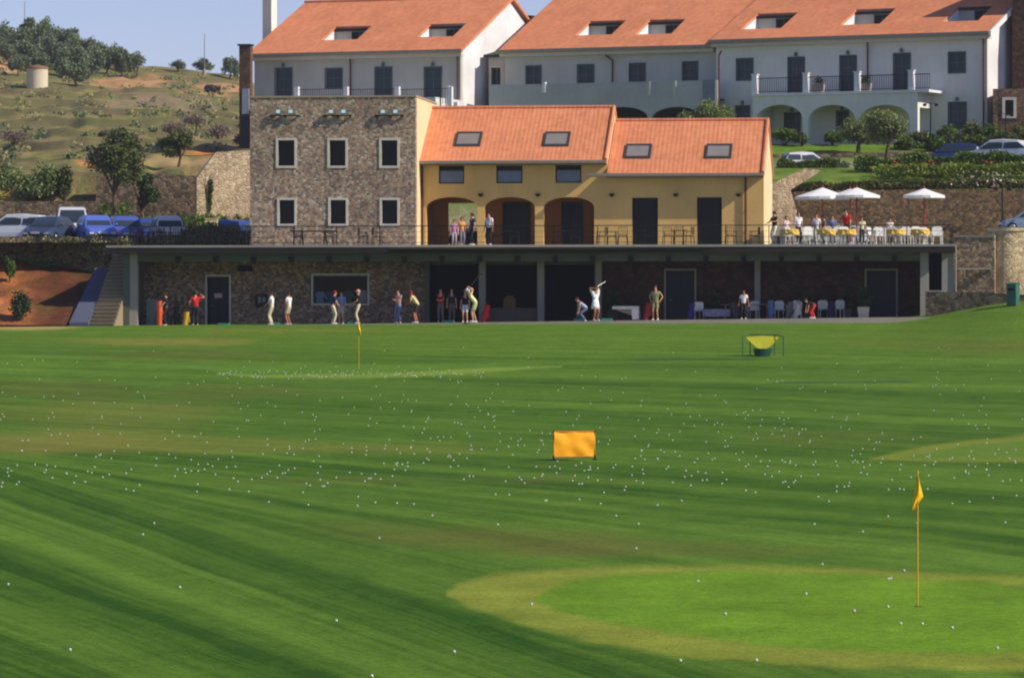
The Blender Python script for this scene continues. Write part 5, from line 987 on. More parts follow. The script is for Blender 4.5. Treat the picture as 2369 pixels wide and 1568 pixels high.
def make_table(label, loc, rz, mat, group, cloth=None, r=.42, sq=False, h=.73):
    t = thing('cafe_table', label, 'table', loc, rz, group); m = MB()
    if sq: m.box(-r, r, -r * .8, r * .8, h - .03, h)
    else: m.lathe([(r, h - .03), (r, h)], n=20)
    m.build('tabletop', mat, t)
    for a in range(4): q = math.pi / 4 + a * math.pi / 2; m = MB(); m.tube((math.cos(q) * r * .85, math.sin(q) * r * .8, 0), (math.cos(q) * r * .7, math.sin(q) * r * .65, h - .03), .02, n=6); m.build('leg', mat, t)
    return t
def place(x, v, z=None): u_ = CF.u(x, v); return CF.w(u_, v, ST + .002 if z is None else z)
rr = random.Random(3); c0 = None
wch = [(2000, 3.0, 60, None), (2016, 1.9, 260, None), (2078, 3.1, 330, None), (1870, 3.2, 120, None), (1800, 1.2, 150, 'white plastic chair at the left end of the parasol terrace'), (1822, 2.2, 200, None), (1862, 1.2, 30, None), (1880, 2.6, 190, None), (1912, 1.0, 170, None), (1936, 2.0, 10, None), (1956, 1.3, 200, None), (1985, 2.4, 160, None), (2034, 2.2, 190, None), (2062, 1.4, 170, None), (2092, 2.2, 10, None), (2122, 1.2, 200, None), (2168, 1.3, 180, 'white plastic chair at the right end, stacked high'), (2165, 2.4, 90, None), (1845, 3.4, 40, None), (1900, 3.8, 80, None), (2050, 3.6, 300, None), (2100, 4.2, 250, None), (2140, 3.4, 200, None), (1975, 4.0, 140, None)]
for i, (x, v, a, lb_) in enumerate(wch):
    lb_ = lb_ if i == 4 else 'white plastic garden chair among the tables under the parasols'
    if lb_ and False: lb_ = 'white plastic chair at the right end of the parasol terrace'
    if c0 is None: c0 = make_chair(lb_, place(x, v), R(a), WPLAST, 'white chairs on the terrace', True)
    else: dup(c0, place(x, v), R(a), lb_)
m1 = MB()
tbl = [(1826, .85, 'round white table with a yellow cloth nearest the ochre gable', True), (1912, .85, 'white table with a yellow cloth under the left parasol', True), (1958, .9, 'white table with a yellow cloth between the left parasols', True), (2020, 1.7, 'white table right of the person in cream', False), (2072, .9, 'white table with a yellow cloth left of the single parasol', True), (2128, .85, 'white table with a yellow cloth under the single parasol', True), (1985, 1.6, 'white table below the second parasol pole', False)]
for i, (x, v, lb_, cl) in enumerate(tbl):
    t0 = make_table(lb_, place(x, v), rr.random(), WPLAST, 'tables under the parasols')
    if cl:
        m = MB(); n_ = 24; vs = [(0, 0, .742)]; 
        for k_, (rd, z_) in enumerate(((.40, .742), (.45, .738), (.47, .60), (.50, .48))):
            for a in range(n_): q = 2 * math.pi * a / n_; w_ = rd * (1 + (.06 * math.sin(a * 2.1) if k_ > 1 else 0)); vs.append((math.cos(q) * w_, math.sin(q) * w_, z_ + (.03 * math.sin(a * 1.7) if k_ == 3 else 0)))
        fs = [(0, 1 + a, 1 + (a + 1) % n_) for a in range(n_)] + [(1 + k_ * n_ + a, 1 + (k_ + 1) * n_ + a, 1 + (k_ + 1) * n_ + (a + 1) % n_, 1 + k_ * n_ + (a + 1) % n_) for k_ in range(3) for a in range(n_)]
        m.add(vs, fs); o = m.build('tablecloth', CLOTHY, loc=place(x, v)); tag(o, 'yellow cloth on the ' + ['table nearest the ochre gable', 'table under the left parasol', 'table between the left parasols', '', 'table left of the single parasol', 'table under the single parasol'][i], 'tablecloth', 'yellow tablecloths')
dk = [(312, 1.2), (340, .9), (366, 2.2), (390, .9), (416, 2.0), (442, .9), (468, 2.1), (495, .9), (522, 2.0), (548, .9), (330, 1.6), (352, 2.6), (378, 1.4), (402, 2.4), (430, 1.4), (452, 2.6), (482, 1.5), (508, 2.4), (536, 1.5), (560, 2.5)]; d0 = None
for i, (x, v) in enumerate(dk + [(690, 1.2), (760, 1.3), (840, 1.2), (872, 1.8), (1010, 2.5), (1150, 1.4), (1190, 1.8), (1290, 1.4), (1330, 1.9), (1392, 1.2), (1415, 1.6), (1440, 1.2), (1500, 1.4), (1545, 1.2), (1570, 1.9), (1592, 1.2), (1690, 1.4), (1745, 1.5)]):
    lb_ = 'black iron chair on the terrace in front of the parked cars' if i < 20 else ('black iron chair on the terrace before the stone tower' if i < 24 else ('black iron chair on the terrace before the arches' if i < 29 else 'black iron chair on the terrace before the ochre wall'))
    g_ = ['black chairs before the cars', 'black chairs before the tower', 'black chairs before the arches', 'black chairs before the ochre wall'][0 if i < 20 else 1 if i < 24 else 2 if i < 29 else 3]
    if d0 is None: d0 = make_chair(lb_, place(x, v), R(rr.uniform(0, 360)), IRON, g_, False)
    else: dup(d0, place(x, v), R(rr.choice([80, 100, 260, 280, 0, 180]) + rr.uniform(-15, 15)), lb_, g_)
for x, v, lb_ in ((365, 1.8, 'black iron table nearest the left end of the terrace'), (440, 2.0, 'black iron table in the middle of the cars railing'), (520, 1.9, 'black iron table beside the tower corner, before the hedge'), (725, 1.6, 'long black table against the foot of the stone tower'), (1170, 1.8, 'black iron table inside the middle arch'), (1310, 1.8, 'black iron table before the right arch'), (1480, 1.8, 'black iron table before the left ochre wall door'), (1570, 1.3, 'black iron table between the two ochre wall doors')):
    t0 = make_table(lb_, place(x, v), 0, IRON, 'black terrace tables', r=1.15 if x == 725 else .4, sq=True)
# parasols
def make_parasol(label, loc, r, hh, rz):
    t = thing('parasol', label, 'parasol', loc, rz, 'white parasols on the terrace'); m = MB(); m.tube((0, 0, .05), (0, 0, hh + .06), .042, n=10); m.build('pole', WOODR, t)
    m = MB(); m.lathe([(.30, 0), (.30, .06), (.10, .10), (.05, .25)], n=18); m.build('base', CONC, t)
    n_ = 8; m = MB(); vs = [(0, 0, hh)]
    for q_, (k, dz) in enumerate(((.5, .22), (1.0, .42))):
        for a in range(2 * n_):
            q = math.pi * a / n_; rd = r * k * (1 if a % 2 == 0 else .955); vs.append((math.cos(q) * rd, math.sin(q) * rd, hh - dz * r * .8 - (0 if a % 2 == 0 else .0) - .0))
    N = 2 * n_; vs += [(x_, y_, z_ - .13) for x_, y_, z_ in vs[1 + N:1 + 2 * N]]
    fs = [(0, 1 + a, 1 + (a + 1) % N) for a in range(N)] + [(1 + k * N + a, 1 + (k + 1) * N + a, 1 + (k + 1) * N + (a + 1) % N, 1 + k * N + (a + 1) % N) for k in range(2) for a in range(N)]
    m.add(vs, fs); m.build('canopy', plain('parasol_cloth', (240, 240, 238), .8, 0, .03), t)
    for a in range(n_): q = 2 * math.pi * a / n_; m = MB(); m.tube((0, 0, hh - .05), (math.cos(q) * r * .97, math.sin(q) * r * .97, hh - .35 * r - .02), .012, n=5); m.build('rib', WOODR, t)
    m = MB(); m.ball((0, 0, hh + .07), .05, n=8, m=6); m.build('finial', WOODR, t); return t
for x, yt_, v, w, lb_ in ((1902, 434, 5.5, 131, 'large white parasol, leftmost on the terrace, on a red pole'), (1966, 437, 8.6, 88, 'white parasol partly hidden behind the two left ones'), (1981, 434, 5.0, 112, 'white parasol overlapping the leftmost one on its right'), (2137, 436, 4.6, 100, 'white parasol standing alone at the right of the terrace')):
    u_ = CF.u(x, v); s = F / CF.Y(u_, v); hh = CF.z(yt_, u_, v) - ST; make_parasol(lb_, CF.w(u_, v, ST + .002), w / s / 2, hh, .2)
# planters, tubs, bags and trays at the tees
def fl(x, v): u_ = CF.u(x, v); return CF.w(u_, v, padz(u_) + .004)
def potplant(name, label, loc, w, h, ph, rgb, seed, mat=OLIVED):
    t = thing(name, label, 'planter', loc, CF.rot, 'potted plants along the wall'); m = MB(); m.add([(-w * .42, -w * .42, 0), (w * .42, -w * .42, 0), (w * .42, w * .42, 0), (-w * .42, w * .42, 0), (-w / 2, -w / 2, h), (w / 2, -w / 2, h), (w / 2, w / 2, h), (-w / 2, w / 2, h)], [(0, 3, 2, 1), (0, 1, 5, 4), (1, 2, 6, 5), (2, 3, 7, 6), (3, 0, 4, 7), (4, 5, 6, 7)]); m.build('pot', plain('pot_%d' % rgb[0], rgb, .8), t)
    rs = np.random.RandomState(seed); p = cloud(rs, 500, (0, 0, h + ph * .5), (w * .65, w * .65, ph * .55), .1); v, f = leaf_quads(p, .07, seed); mesh_np('foliage', v, f, mat, t); return t
potplant('planter_box', 'square cream planter box with a green plant beside the right door', fl(1997, 2.0), .58, .52, 1.0, (206, 196, 172), 1)
potplant('plant_pot', 'dark leafy plant in a grey tub left of the cream planter', fl(1958, 3.4), .5, .45, .9, (104, 100, 104), 2)
potplant('plant_pot', 'dark leafy plant in a brown pot behind the person bending over', fl(1868, 3.6), .5, .4, .8, (84, 70, 60), 3)
potplant('plant_pot', 'dark leafy plant behind the striped bench', fl(1650, 3.6), .5, .4, 1.0, (84, 70, 60), 4)
potplant('plant_pot', 'dark leafy plant beside the white cloth table', fl(1418, 3.6), .5, .4, 1.1, (84, 70, 60), 5)
def golf_bag(label, loc, rgb, h=.95, lean=0.0, rz=0.0, group='golf bags standing at the tees'):
    t = thing('golf_bag', label, 'golf bag', loc, rz, group); lx = math.sin(lean); m = MB(); m.tube((0, 0, .0), (lx * h, 0, h), .13, .15, 12); m.build('bag', plain('bag_%d_%d' % rgb[:2], rgb, .6), t)
    m = MB(); m.box(.10 + lx * .3, .20 + lx * .3, -.09, .09, h * .25, h * .62); m.build('pocket', plain('bag_%d_%d' % rgb[:2], rgb, .6), t)
    for k in range(5): q = k * 1.3; m = MB(); m.tube((lx * h + math.cos(q) * .07, math.sin(q) * .07, h - .02), (lx * h + math.cos(q) * .09, math.sin(q) * .09, h + .14 + .03 * k), .008, n=5); m.ball((lx * h + math.cos(q) * .10, math.sin(q) * .09, h + .16 + .03 * k), .035, .05, .025, 8, 5); m.build('club', IRON, t)
    m = MB(); m.tube((lx * h - .02, .0, h), (-.30, .16, 0), .012, n=5); m.tube((lx * h - .02, .0, h), (-.30, -.16, 0), .012, n=5); m.build('stand', IRON, t); return t
golf_bag('tall bright orange golf bag at the far left of the tees', fl(369, -.6), (232, 92, 44), 1.25)
golf_bag('red golf bag behind the golfer bending in pale yellow', fl(1118, .6), (176, 24, 28), .85, .25)
golf_bag('dark blue golf bag leaning right of the two navy door panels', fl(1594, 1.4), (36, 44, 110), .8, .2)
golf_bag('blue and white golf bag right of the last pillar', fl(1782, 1.8), (84, 110, 160), .9)
golf_bag('grey golf bag between the blue bag and the person bending over', fl(1822, 2.0), (120, 116, 118), .8, .2)
golf_bag('navy golf bag right of the person bending over', fl(1922, 2.4), (34, 40, 80), .8)
golf_bag('pale golf bag beside the bags of the right tees', fl(1838, 1.6), (188, 186, 184), .7, .3)
golf_bag('dark green golf bag against the wall left of the first door', fl(408, 2.8), (26, 62, 44), 1.0)
g = thing('cloth_table', 'table with a white cloth between two golfers in pale clothes', 'table', fl(1448, 1.6), CF.rot); m = MB(); m.box(-.62, .62, -.35, .35, .66, .70); m.build('tabletop', CONC, g)
m = MB(); m.add([(-.64, -.37, .705), (.64, -.37, .705), (.64, .37, .705), (-.64, .37, .705), (-.66, -.40, .56), (.30, -.40, .56), (.66, -.42, .06), (.68, .40, .1), (-.66, .40, .56), (.34, -.42, .05)], [(0, 1, 2, 3), (0, 4, 5, 1), (1, 5, 9, 6), (1, 6, 7, 2), (2, 7, 8, 3), (3, 8, 4, 0)]); m.build('cloth', CLOTHW, g)
for x in (-.55, .55):
    for y in (-.3, .3): m = MB(); m.tube((x, y, 0), (x, y, .66), .02, n=6); m.build('leg', IRON, g)
g = thing('long_bench', 'long bench with a blue grey striped cover left of the child', 'bench', fl(1658, 2.2), CF.rot); m = MB(); m.box(-.70, .70, -.22, .22, .40, .46); m.build('seat', IRON, g); m = MB(); m.box(-.68, .68, -.25, .24, .462, .50); m.box(-.68, .68, -.25, -.23, .14, .462); m.build('cover', plain('bench_cover', (148, 150, 176), .9, 0, .35, 9), g)
for x in (-.6, .6): m = MB(); m.box(x - .04, x + .04, -.2, .2, 0, .40); m.build('leg', IRON, g)
for i, x in enumerate((518, 817, 1037, 664 - 30, 1290 + 50, 1403)):
    g = thing('ball_tray', ['teal ball tray on the pavement before the navy door', 'teal ball tray right of the golfer by the big window', 'green ball tray before the dark left bay', 'pale teal ball tray between the two golfers in white', 'dark green ball tray before the dark right bay', 'green ball tray at the feet of the woman in white'][i], 'tray', fl(x, -1.3), CF.rot, 'ball trays at the tees')
    m = MB(); m.box(-.26, .26, -.2, .2, 0, .03); ring(m, -.24, .24, 0, 0, 0, 0, 0); 
    for q in ((-.26, .26, -.2, -.17), (-.26, .26, .17, .2), (-.26, -.23, -.17, .17), (.23, .26, -.17, .17)): m.box(*q, .031, .12)
    m.build('tray', plain('teal_plastic', (54, 140, 116), .5), g); m = MB()
    for k in range(14): m.ball((rr.uniform(-.18, .18), rr.uniform(-.12, .12), .052), .0215, n=7, m=5)
    m.build('balls', WPLAST, g)
for i, (x, v, a) in enumerate(((1612, 2.6, 20), (1742, 2.9, 160), (1806, 3.1, 200), (1842, 2.9, 170), (1905, 3.0, 190), (1938, 2.8, 150))):
    dup(c0, fl(x, v), R(a), ['white plastic chair just left of the striped bench', 'white plastic chair under the canopy beside the last pillar', 'white plastic chair behind the blue and white golf bag', 'white plastic chair behind the pale golf bag', 'white plastic chair right of the person bending over', 'white plastic chair left of the grey plant tub'][i], 'white chairs under the canopy')
golf_bag('red golf bag left of the golfer in olive green', fl(1493, 1.2), (150, 36, 40), .85, .2, group='golf bags standing at the tees')
golf_bag('black and white golf bag at the foot of the child', fl(1702, 1.6), (52, 54, 60), .8, -.2)
golf_bag('teal golf bag beside the crouching person', fl(1336, 2.0), (36, 92, 92), .8, .15)
golf_bag('yellow and black golf bag left of the person in red', fl(428, .8), (190, 160, 40), .7, .1)
for i, (x, lb_) in enumerate(((1690, 'square table with a blue grey cloth right of the striped bench'), (1762, 'square table with a blue grey cloth behind the blue bag'))):
    q_ = make_table(lb_, fl(x, 3.2), .05, CONC, 'tables under the canopy', sq=True, r=.5)
g = thing('grey_locker', 'tall grey green cabinet against the wall at the far left', 'cabinet', fl(352, 2.6), CF.rot); m = MB(); m.box(-.26, .26, -.2, .2, 0, 1.35); m.build('body', plain('locker_grey', (136, 146, 140), .6), g); m = MB(); m.box(-.24, .24, -.215, -.203, .05, 1.3); m.build('door', plain('locker_grey2', (124, 136, 130), .6), g)
g = thing('wooden_stand', 'brown wooden display stand in the middle bay', 'stand', fl(1179, 5.6), CF.rot); m = MB(); m.prism([(-.32, 0), (.32, 0), (.30, 1.1), (.16, 1.3), (-.16, 1.3), (-.30, 1.1)], -.15, .15); m.build('board', plain('stand_wood', (150, 116, 60), .7), g)
# green bin on the right
b = hit(2343, 703); b = Vector(((2343 - 1184) * 196 / F, 196, float(G((2343 - 1184) * 196 / F, 196)))); g = thing('green_bin', 'tall teal green bin standing on the grass slope at the right edge', 'bin', b, R(-30)); s = F / 196
m = MB(); m.prismx([(-.22, 0), (.22, 0), (.24, .98), (.0, 1.06), (-.24, .98)], -.24, .24); m.build('body', plain('bin_green', (52, 104, 88), .5), g); m = MB(); m.prismx([(-.26, .985), (.0, 1.065), (.26, .985), (.26, 1.02), (.0, 1.10), (-.26, 1.02)], -.26, .26); m.build('lid', plain('bin_lid', (44, 92, 78), .5), g); m = MB(); m.box(-.15, .15, -.26, -.243, .7, .82); m.build('slot', IRON, g)
# street lamps
for i, (x, yt_, Y) in enumerate(((2152, 238, 245), (2326, 262, 243.5), (2318, 432, 221))):
    zb_ = float(np.interp(Y, RY, RZ)); b = Vector(((x - 1184) * Y / F, Y, zb_)); h = zy(yt_, Y) - zb_; g = thing('lamp_post', ['dark lamp post with two arms before the hotel', 'thin lamp post before the small stone house', 'dark post with a flat top in front of the stone retaining wall'][i], 'lamp post', b, 0, 'lamp posts at right')
    m = MB(); m.tube((0, 0, 0), (0, 0, h), .05, .035, 8); m.build('pole', IRON, g); m = MB(); m.tube((-.35, 0, h - .05), (.35, 0, h - .05), .02, n=6); m.build('arm', IRON, g)
    for q in (-.35, .35): m = MB(); m.lathe([(.05, h - .05), (.13, h - .12), (.10, h - .2), (.03, h - .22)], (q, 0, 0), 10); m.build('lamp_head', IRON, g)
# ================================================================= golf things on the lawn
def flagstick(label, x, y, h, fl_h, wind, rgb, loc=None):
    b = hit(x, y); t = thing('flagstick', label, 'flagstick', b, 0, 'flagsticks on the greens'); m = MB(); m.tube((0, 0, -.1), (0, 0, h), .013, .010, 8); m.tube((0, 0, h), (0, 0, h + .05), .016, .016, 8); m.build('pole', plain('pole_yellow', (214, 170, 30), .4), t)
    n = 10; vs = []; fx = [0, .3, .6, .75, 1.0]; XL = np.interp(np.linspace(0, 1, n + 1), fx, [-.01, -.03, -.065, -.08, -.09]); XR = np.interp(np.linspace(0, 1, n + 1), fx, [.01, .045, .09, .03, -.055])
    for i in range(n + 1):          # limp cloth hanging beside the pole
        f_ = i / n
        for j in range(5): k = j / 4; vs.append((wind * (XL[i] + (XR[i] - XL[i]) * k), .04 * math.sin(k * 6 + f_ * 4) - .02, h - .03 - f_ * fl_h))
    m = MB(); m.add(vs, [(i * 5 + j, i * 5 + j + 1, (i + 1) * 5 + j + 1, (i + 1) * 5 + j) for i in range(n) for j in range(4)]); m.build('flag', plain('flag_yellow', rgb, .7), t, True)
    m = MB(); m.tube((0, 0, -.08), (0, 0, .006), .056, .056, 16); m.build('cup', IRON, t); return t
flagstick('yellow flag on a yellow stick on the near green', 2122, 1402, 2.02, .52, 1, (240, 190, 24))
flagstick('small yellow flag on the far green before the stone building', 830, 855, 2.1, .58, -1, (230, 176, 24))
# orange target sheet
b = hit(1328, 1064); s = F / b.y; w = 96 / s / .94; h = 66 / s; t = thing('target_sheet', 'orange cloth target on a low metal frame in the middle of the lawn', 'target', b, R(20)); FR = plain('frame_orange', (206, 110, 24), .5)
m = MB(); z0, z1 = 8 / s, h
for x in (-w / 2, w / 2): m.tube((x, 0, z0 * .8), (x, 0, z1), .016)
m.tube((-w / 2, 0, z1), (w / 2, 0, z1), .016); m.tube((-w / 2, 0, z0), (w / 2, 0, z0), .012); m.build('frame', FR, t)
vs = []; n_ = 16
for i in range(n_ + 1):
    for j in range(9):
        a, c = i / n_, j / 8; vs.append((-w / 2 + .01 + a * (w - .02), -.03 * math.sin(c * math.pi) + .012 * math.sin(a * 14 + c * 5) - .012 * math.sin((a + c) * 9), z0 + .01 + c * (z1 - z0 - .02)))
m = MB(); m.add(vs, [(i * 9 + j, (i + 1) * 9 + j, (i + 1) * 9 + j + 1, i * 9 + j + 1) for i in range(n_) for j in range(8)]); m.build('sheet', plain('sheet_orange', (255, 170, 24), .7), t, True)
for x in (-w / 2, w / 2):
    m = MB(); m.tube((x, 0, 0), (x, 0, z0 + .04), .026); m.tube((x, -.16, .012), (x, .16, .012), .016); m.build('leg', IRON, t); m = MB(); m.ball((x, 0, z1), .026, n=8, m=6); m.build('corner_joint', IRON, t)
# chipping net
b = hit(1764, 824); s = F / b.y; w = 94 / s; h = 50 / s; t = thing('chipping_net', 'green tube frame chipping net with a yellow net bowl on the far lawn', 'chipping net', b); GT = plain('tube_green', (38, 84, 74), .5); d = .35
m = MB()
for x in (-w / 2, -w * .30, w * .30, w / 2): m.tube((x, d if abs(x) < w * .4 else -d * .3, 0), (x, d if abs(x) < w * .4 else -d * .3, h * (1 if abs(x) < w * .4 else .9)), .022)
m.path([(-w / 2, -d * .3, h * .9), (-w * .3, d, h), (w * .3, d, h), (w / 2, -d * .3, h * .9)], .022); m.build('frame', GT, t)
vs = []; n_ = 18
for j in range(8):
    c = j / 7
    for i in range(n_ + 1):
        a = -1 + 2 * i / n_; zt = h * (.94 - .05 * abs(a)); zlow = h * (.30 + .62 * abs(a) ** 1.6); vs.append((a * w * .42 * (1 - .25 * (1 - c) * 0), d * .8 - .55 * (1 - c) * (1 - a * a) * .8, zlow + (zt - zlow) * c))
m = MB(); m.add(vs, [(j * (n_ + 1) + i, j * (n_ + 1) + i + 1, (j + 1) * (n_ + 1) + i + 1, (j + 1) * (n_ + 1) + i) for j in range(7) for i in range(n_)]); m.build('net', plain('net_yellow', (170, 168, 40), .8, 0, .3, 30), t)
m = MB(); m.lathe([(w * .19, 0), (w * .24, h * .36), (w * .22, h * .36), (w * .17, .02)], (0, .05, 0), 20, 1, .6); m.build('basket', plain('basket_green', (26, 74, 58), .6), t)
# golf balls
BALL = plain('ball_white', (206, 206, 198), .5, 0, .05); big = []
LL = '35,1170 770,1183 300,1450 1440,1326 1945,1460 1592,1563 612,956 660,908 1624,972 597,744 843,773 982,763 1151,817 1297,776 1607,819 1533,795 1530,833 1771,826 1851,875 2131,914 1700,822 190,690 150,657 476,630 562,677 440,710 325,706 375,686 392,692 848,684 790,676 922,699 1018,729 1120,714 1187,714 1371,722 1402,736 1366,621 818,636 970,668 1735,681 2122,784 2180,786 1690,747 1220,693 1700,660 2010,706 1643,652 2178,668'
RR = '83,1255 796,1156 914,1297 1259,1211 1329,1084 1466,1284 1610,1266 1665,1338 1757,1340 1885,1356 2078,1443 721,1497 1046,1495 1622,1145 1612,1147 1679,1111 532,1016 541,911 446,876 393,777 142,812 148,810 726,812 623,831 1042,776 1001,768 1295,912 1502,944 1610,878 1357,814 1733,908 2112,904 1660,761 1612,764 1958,816 2059,800 2160,790 1942,684 2035,652 1805,655 1885,628 1957,621 2130,630 1520,698 1494,692 1391,750 1423,752 1237,708 1213,726 1160,733 1112,708 768,705 815,724 560,736 532,727 487,752 433,670 287,740 190,693 127,706 95,714 326,712 651,604 972,637 1551,590 1884,462 1409,497 2084,592'
for q in LL.split(): a, c = q.split(','); big.append((float(a) * .54, 721 + float(c) * .54))
for q in RR.split(): a, c = q.split(','); big.append((1184 + float(a) * .54, 721 + float(c) * .54))
rb_ = random.Random(11)
while len(big) < 840:
    k = rb_.random()
    if k < .18: x, y = rb_.uniform(-40, 2400), rb_.gauss(1082, 34)
    elif k < .34: x, y = rb_.uniform(500, 1120), 866 + rb_.gauss(0, 6)
    elif k < .80: x, y = rb_.uniform(-20, 2390), rb_.uniform(870, 1120)
    elif k < .88: x, y = rb_.gauss(1000, 120), rb_.gauss(1000, 45)
    elif k < .96: x, y = rb_.gauss(1750, 200), rb_.gauss(1010, 40)
    else: x, y = rb_.uniform(0, 2368), rb_.uniform(800, 870)
    if y < 790 or y > 1190: continue
    big.append((x, y))
pts = [(hit(x, y), x, y) for x, y in big]; pts.sort(key=lambda p: p[0].y)
rad = .0215; ball0 = None
for i, (p, x, y) in enumerate(pts[:300]):
    p = p + Vector((0, 0, rad * .75)); on_green = 1330 < x and 1335 < y < 1505
    lab = 'white golf ball lying on the bright near green' if on_green else 'white golf ball lying on the mown lawn'
    grp = 'golf balls on the near green' if on_green else 'golf balls scattered on the lawn'
    if ball0 is None:
        m = MB(); m.ball((0, 0, 0), rad, n=14, m=10); ball0 = m.build('golf_ball', BALL, None, True, loc=p); tag(ball0, lab, 'golf ball', grp)
    else:
        o = ball0.copy(); C.objects.link(o); o.location = p; o['label'] = lab; o['group'] = grp
m = MB()
for p, x, y in pts[300:]: m.ball((p.x, p.y, p.z + rad * .8), rad, n=8, m=5)
tag(m.build('far_golf_balls', BALL, None, True), kind='stuff')

# ================================================================= people
SKIN = plain('skin', (206, 150, 120), .6, 0, .05); SKIN2 = plain('tanned_skin', (176, 108, 78), .6, 0, .05)
def ik(a, b, l1, l2, pole):
    a = Vector(a); b = Vector(b); d = b - a; L = min(d.length, (l1 + l2) * .999); d.normalize(); b = a + d * L
    x = (l1 * l1 - l2 * l2 + L * L) / (2 * L); h = math.sqrt(max(l1 * l1 - x * x, 0)); p = Vector(pole) - d * Vector(pole).dot(d)
    p = p.normalized() if p.length > 1e-5 else Vector((0, 0, 1)); return a + d * x + p * h, b
def skinned(name, verts, edges, radii, mat, parent, root=0, sub_=1):
    me = bpy.data.meshes.new(name); me.from_pydata([tuple(v) for v in verts], edges, []); me.materials.append(mat); o = bpy.data.objects.new(name, me); C.objects.link(o); o.parent = parent
    md = o.modifiers.new('skin', 'SKIN'); sv = me.skin_vertices[0].data if me.skin_vertices else None
    if sv is None:
        bm = bmesh.new(); bm.from_mesh(me); bm.verts.layers.skin.verify(); bm.to_mesh(me); bm.free(); sv = me.skin_vertices[0].data
    for i, r in enumerate(radii): sv[i].radius = r if isinstance(r, tuple) else (r, r); sv[i].use_root = (i == root)
    md.use_smooth_shade = True
    if sub_: o.modifiers.new('smooth', 'SUBSURF').levels = sub_; o.modifiers['smooth'].render_levels = sub_
    return o
PCOUNT = 0
def person(label, loc, rz, top=(230, 230, 230), bottom=(60, 60, 70), hair=(50, 36, 28), lean=0.0, side=0.0, hands=None, feet=((-.11, 0), (.11, 0)), H=1.74, shorts=False, skirt=False, drop=0.0, cap=None, skin=SKIN, sleeves=.55, look=0.0, shoes=(210, 208, 204), group='people at the tees'):
    """faces local +y; hands: targets (right, left) relative to the pelvis; lean forward in radians"""
    global PCOUNT; PCOUNT += 1; s = H / 1.74; t = thing('person', label, 'person', loc, rz, group); t.scale = (s,) * 3
    pel = Vector((0, -math.sin(lean) * .10, .93 - drop)); rot = Matrix.Rotation(-lean, 3, 'X') @ Matrix.Rotation(side, 3, 'Y')
    up = lambda x, y, z: pel + rot @ Vector((x, y, z))
    waist, chest, neck = up(0, 0, .16), up(0, .01, .36), up(0, 0, .51); hrot = rot @ Matrix.Rotation(look + lean * .5, 3, 'X'); hb = neck + hrot @ Vector((0, .015, .06)); hc_ = hb + hrot @ Vector((0, .02, .10)); ht = hb + hrot @ Vector((0, .01, .20))
    V = [pel, waist, chest, neck, hb, hc_, ht]; E = [(0, 1), (1, 2), (2, 3), (3, 4), (4, 5), (5, 6)]; Rr = [(.145, .105), (.125, .095), (.155, .105), .062, .070, (.088, .104), .064]
    V.append(hc_ + hrot @ Vector((0, .095, -.01))); E.append((5, 7)); Rr.append(.016)   # nose
    sh = {}; el = {}; wr_ = {}; hip = {}; kn = {}; an = {}
    hands = hands or ((.24, .06, -.08), (-.24, .06, -.08))
    for k, sg in (('r', 1), ('l', -1)):
        sh[k] = up(sg * .17, 0, .46); tgt = pel + Vector(hands[0 if k == 'r' else 1]); el[k], wr_[k] = ik(sh[k], tgt, .29, .26, (sg * .7, -.6, -.3))
        i = len(V); d = (wr_[k] - el[k]).normalized(); palm = wr_[k] + d * .07; V += [sh[k], el[k], wr_[k], palm]; E += [(2, i), (i, i + 1), (i + 1, i + 2), (i + 2, i + 3)]; Rr += [.058, .040, .027, (.036, .020)]
        side_ = Vector((0, 0, 1)).cross(d); side_ = side_.normalized() if side_.length > .1 else Vector((1, 0, 0)); nrm = d.cross(side_)
        for q in range(4): j = len(V); o_f = side_ * (q - 1.5) * .019; V += [palm + o_f + d * .03, palm + o_f * 1.1 + d * (.065 + .01 * (1.5 - abs(q - 1.5))) + nrm * .02]; E += [(i + 3, j), (j, j + 1)]; Rr += [.010, .008]
        j = len(V); V += [wr_[k] + d * .03 - side_ * .035, wr_[k] + d * .06 - side_ * .055]; E += [(i + 2, j), (j, j + 1)]; Rr += [.011, .009]
    for k, sg, ft in (('r', 1, feet[1]), ('l', -1, feet[0])):
        hip[k] = pel + Vector((sg * .09, 0, -.04)); an[k] = Vector((ft[0], ft[1], .09)); kn[k], an[k] = ik(hip[k], an[k], .43, .42, (0, 1, 0)); i = len(V); V += [hip[k], kn[k], an[k], an[k] + Vector((sg * .02, .12, -.045))]; E += [(0, i), (i, i + 1), (i + 1, i + 2), (i + 2, i + 3)]; Rr += [.085, .056, .038, .036]
    skinned('body', V, E, Rr, skin, t, 0, 1)
    # clothes
    tv = [up(0, 0, -.10), waist, chest, up(0, 0, .49)]; te = [(0, 1), (1, 2), (2, 3)]; tr = [(.165, .125), (.145, .115), (.175, .125), (.075, .07)]
    for k in ('r', 'l'): i = len(tv); tv += [sh[k], sh[k] + (el[k] - sh[k]) * (1 if sleeves > .9 else sleeves * 1.2)]; te += [(2, i), (i, i + 1)]; tr += [.078, .062]
    if sleeves > .9:
        for k in ('r', 'l'): i = len(tv); tv += [wr_[k]]; te += [(i - (2 if k == 'r' else 1) - (1 if k == 'r' else 1) + 0, i)] if False else []
    skinned('shirt', tv[:4 + 4], te, tr, plain('cloth_%d_%d_%d' % top, top, .85, 0, .06), t, 0, 1)
    bc = plain('cloth_%d_%d_%d' % bottom, bottom, .85, 0, .06)
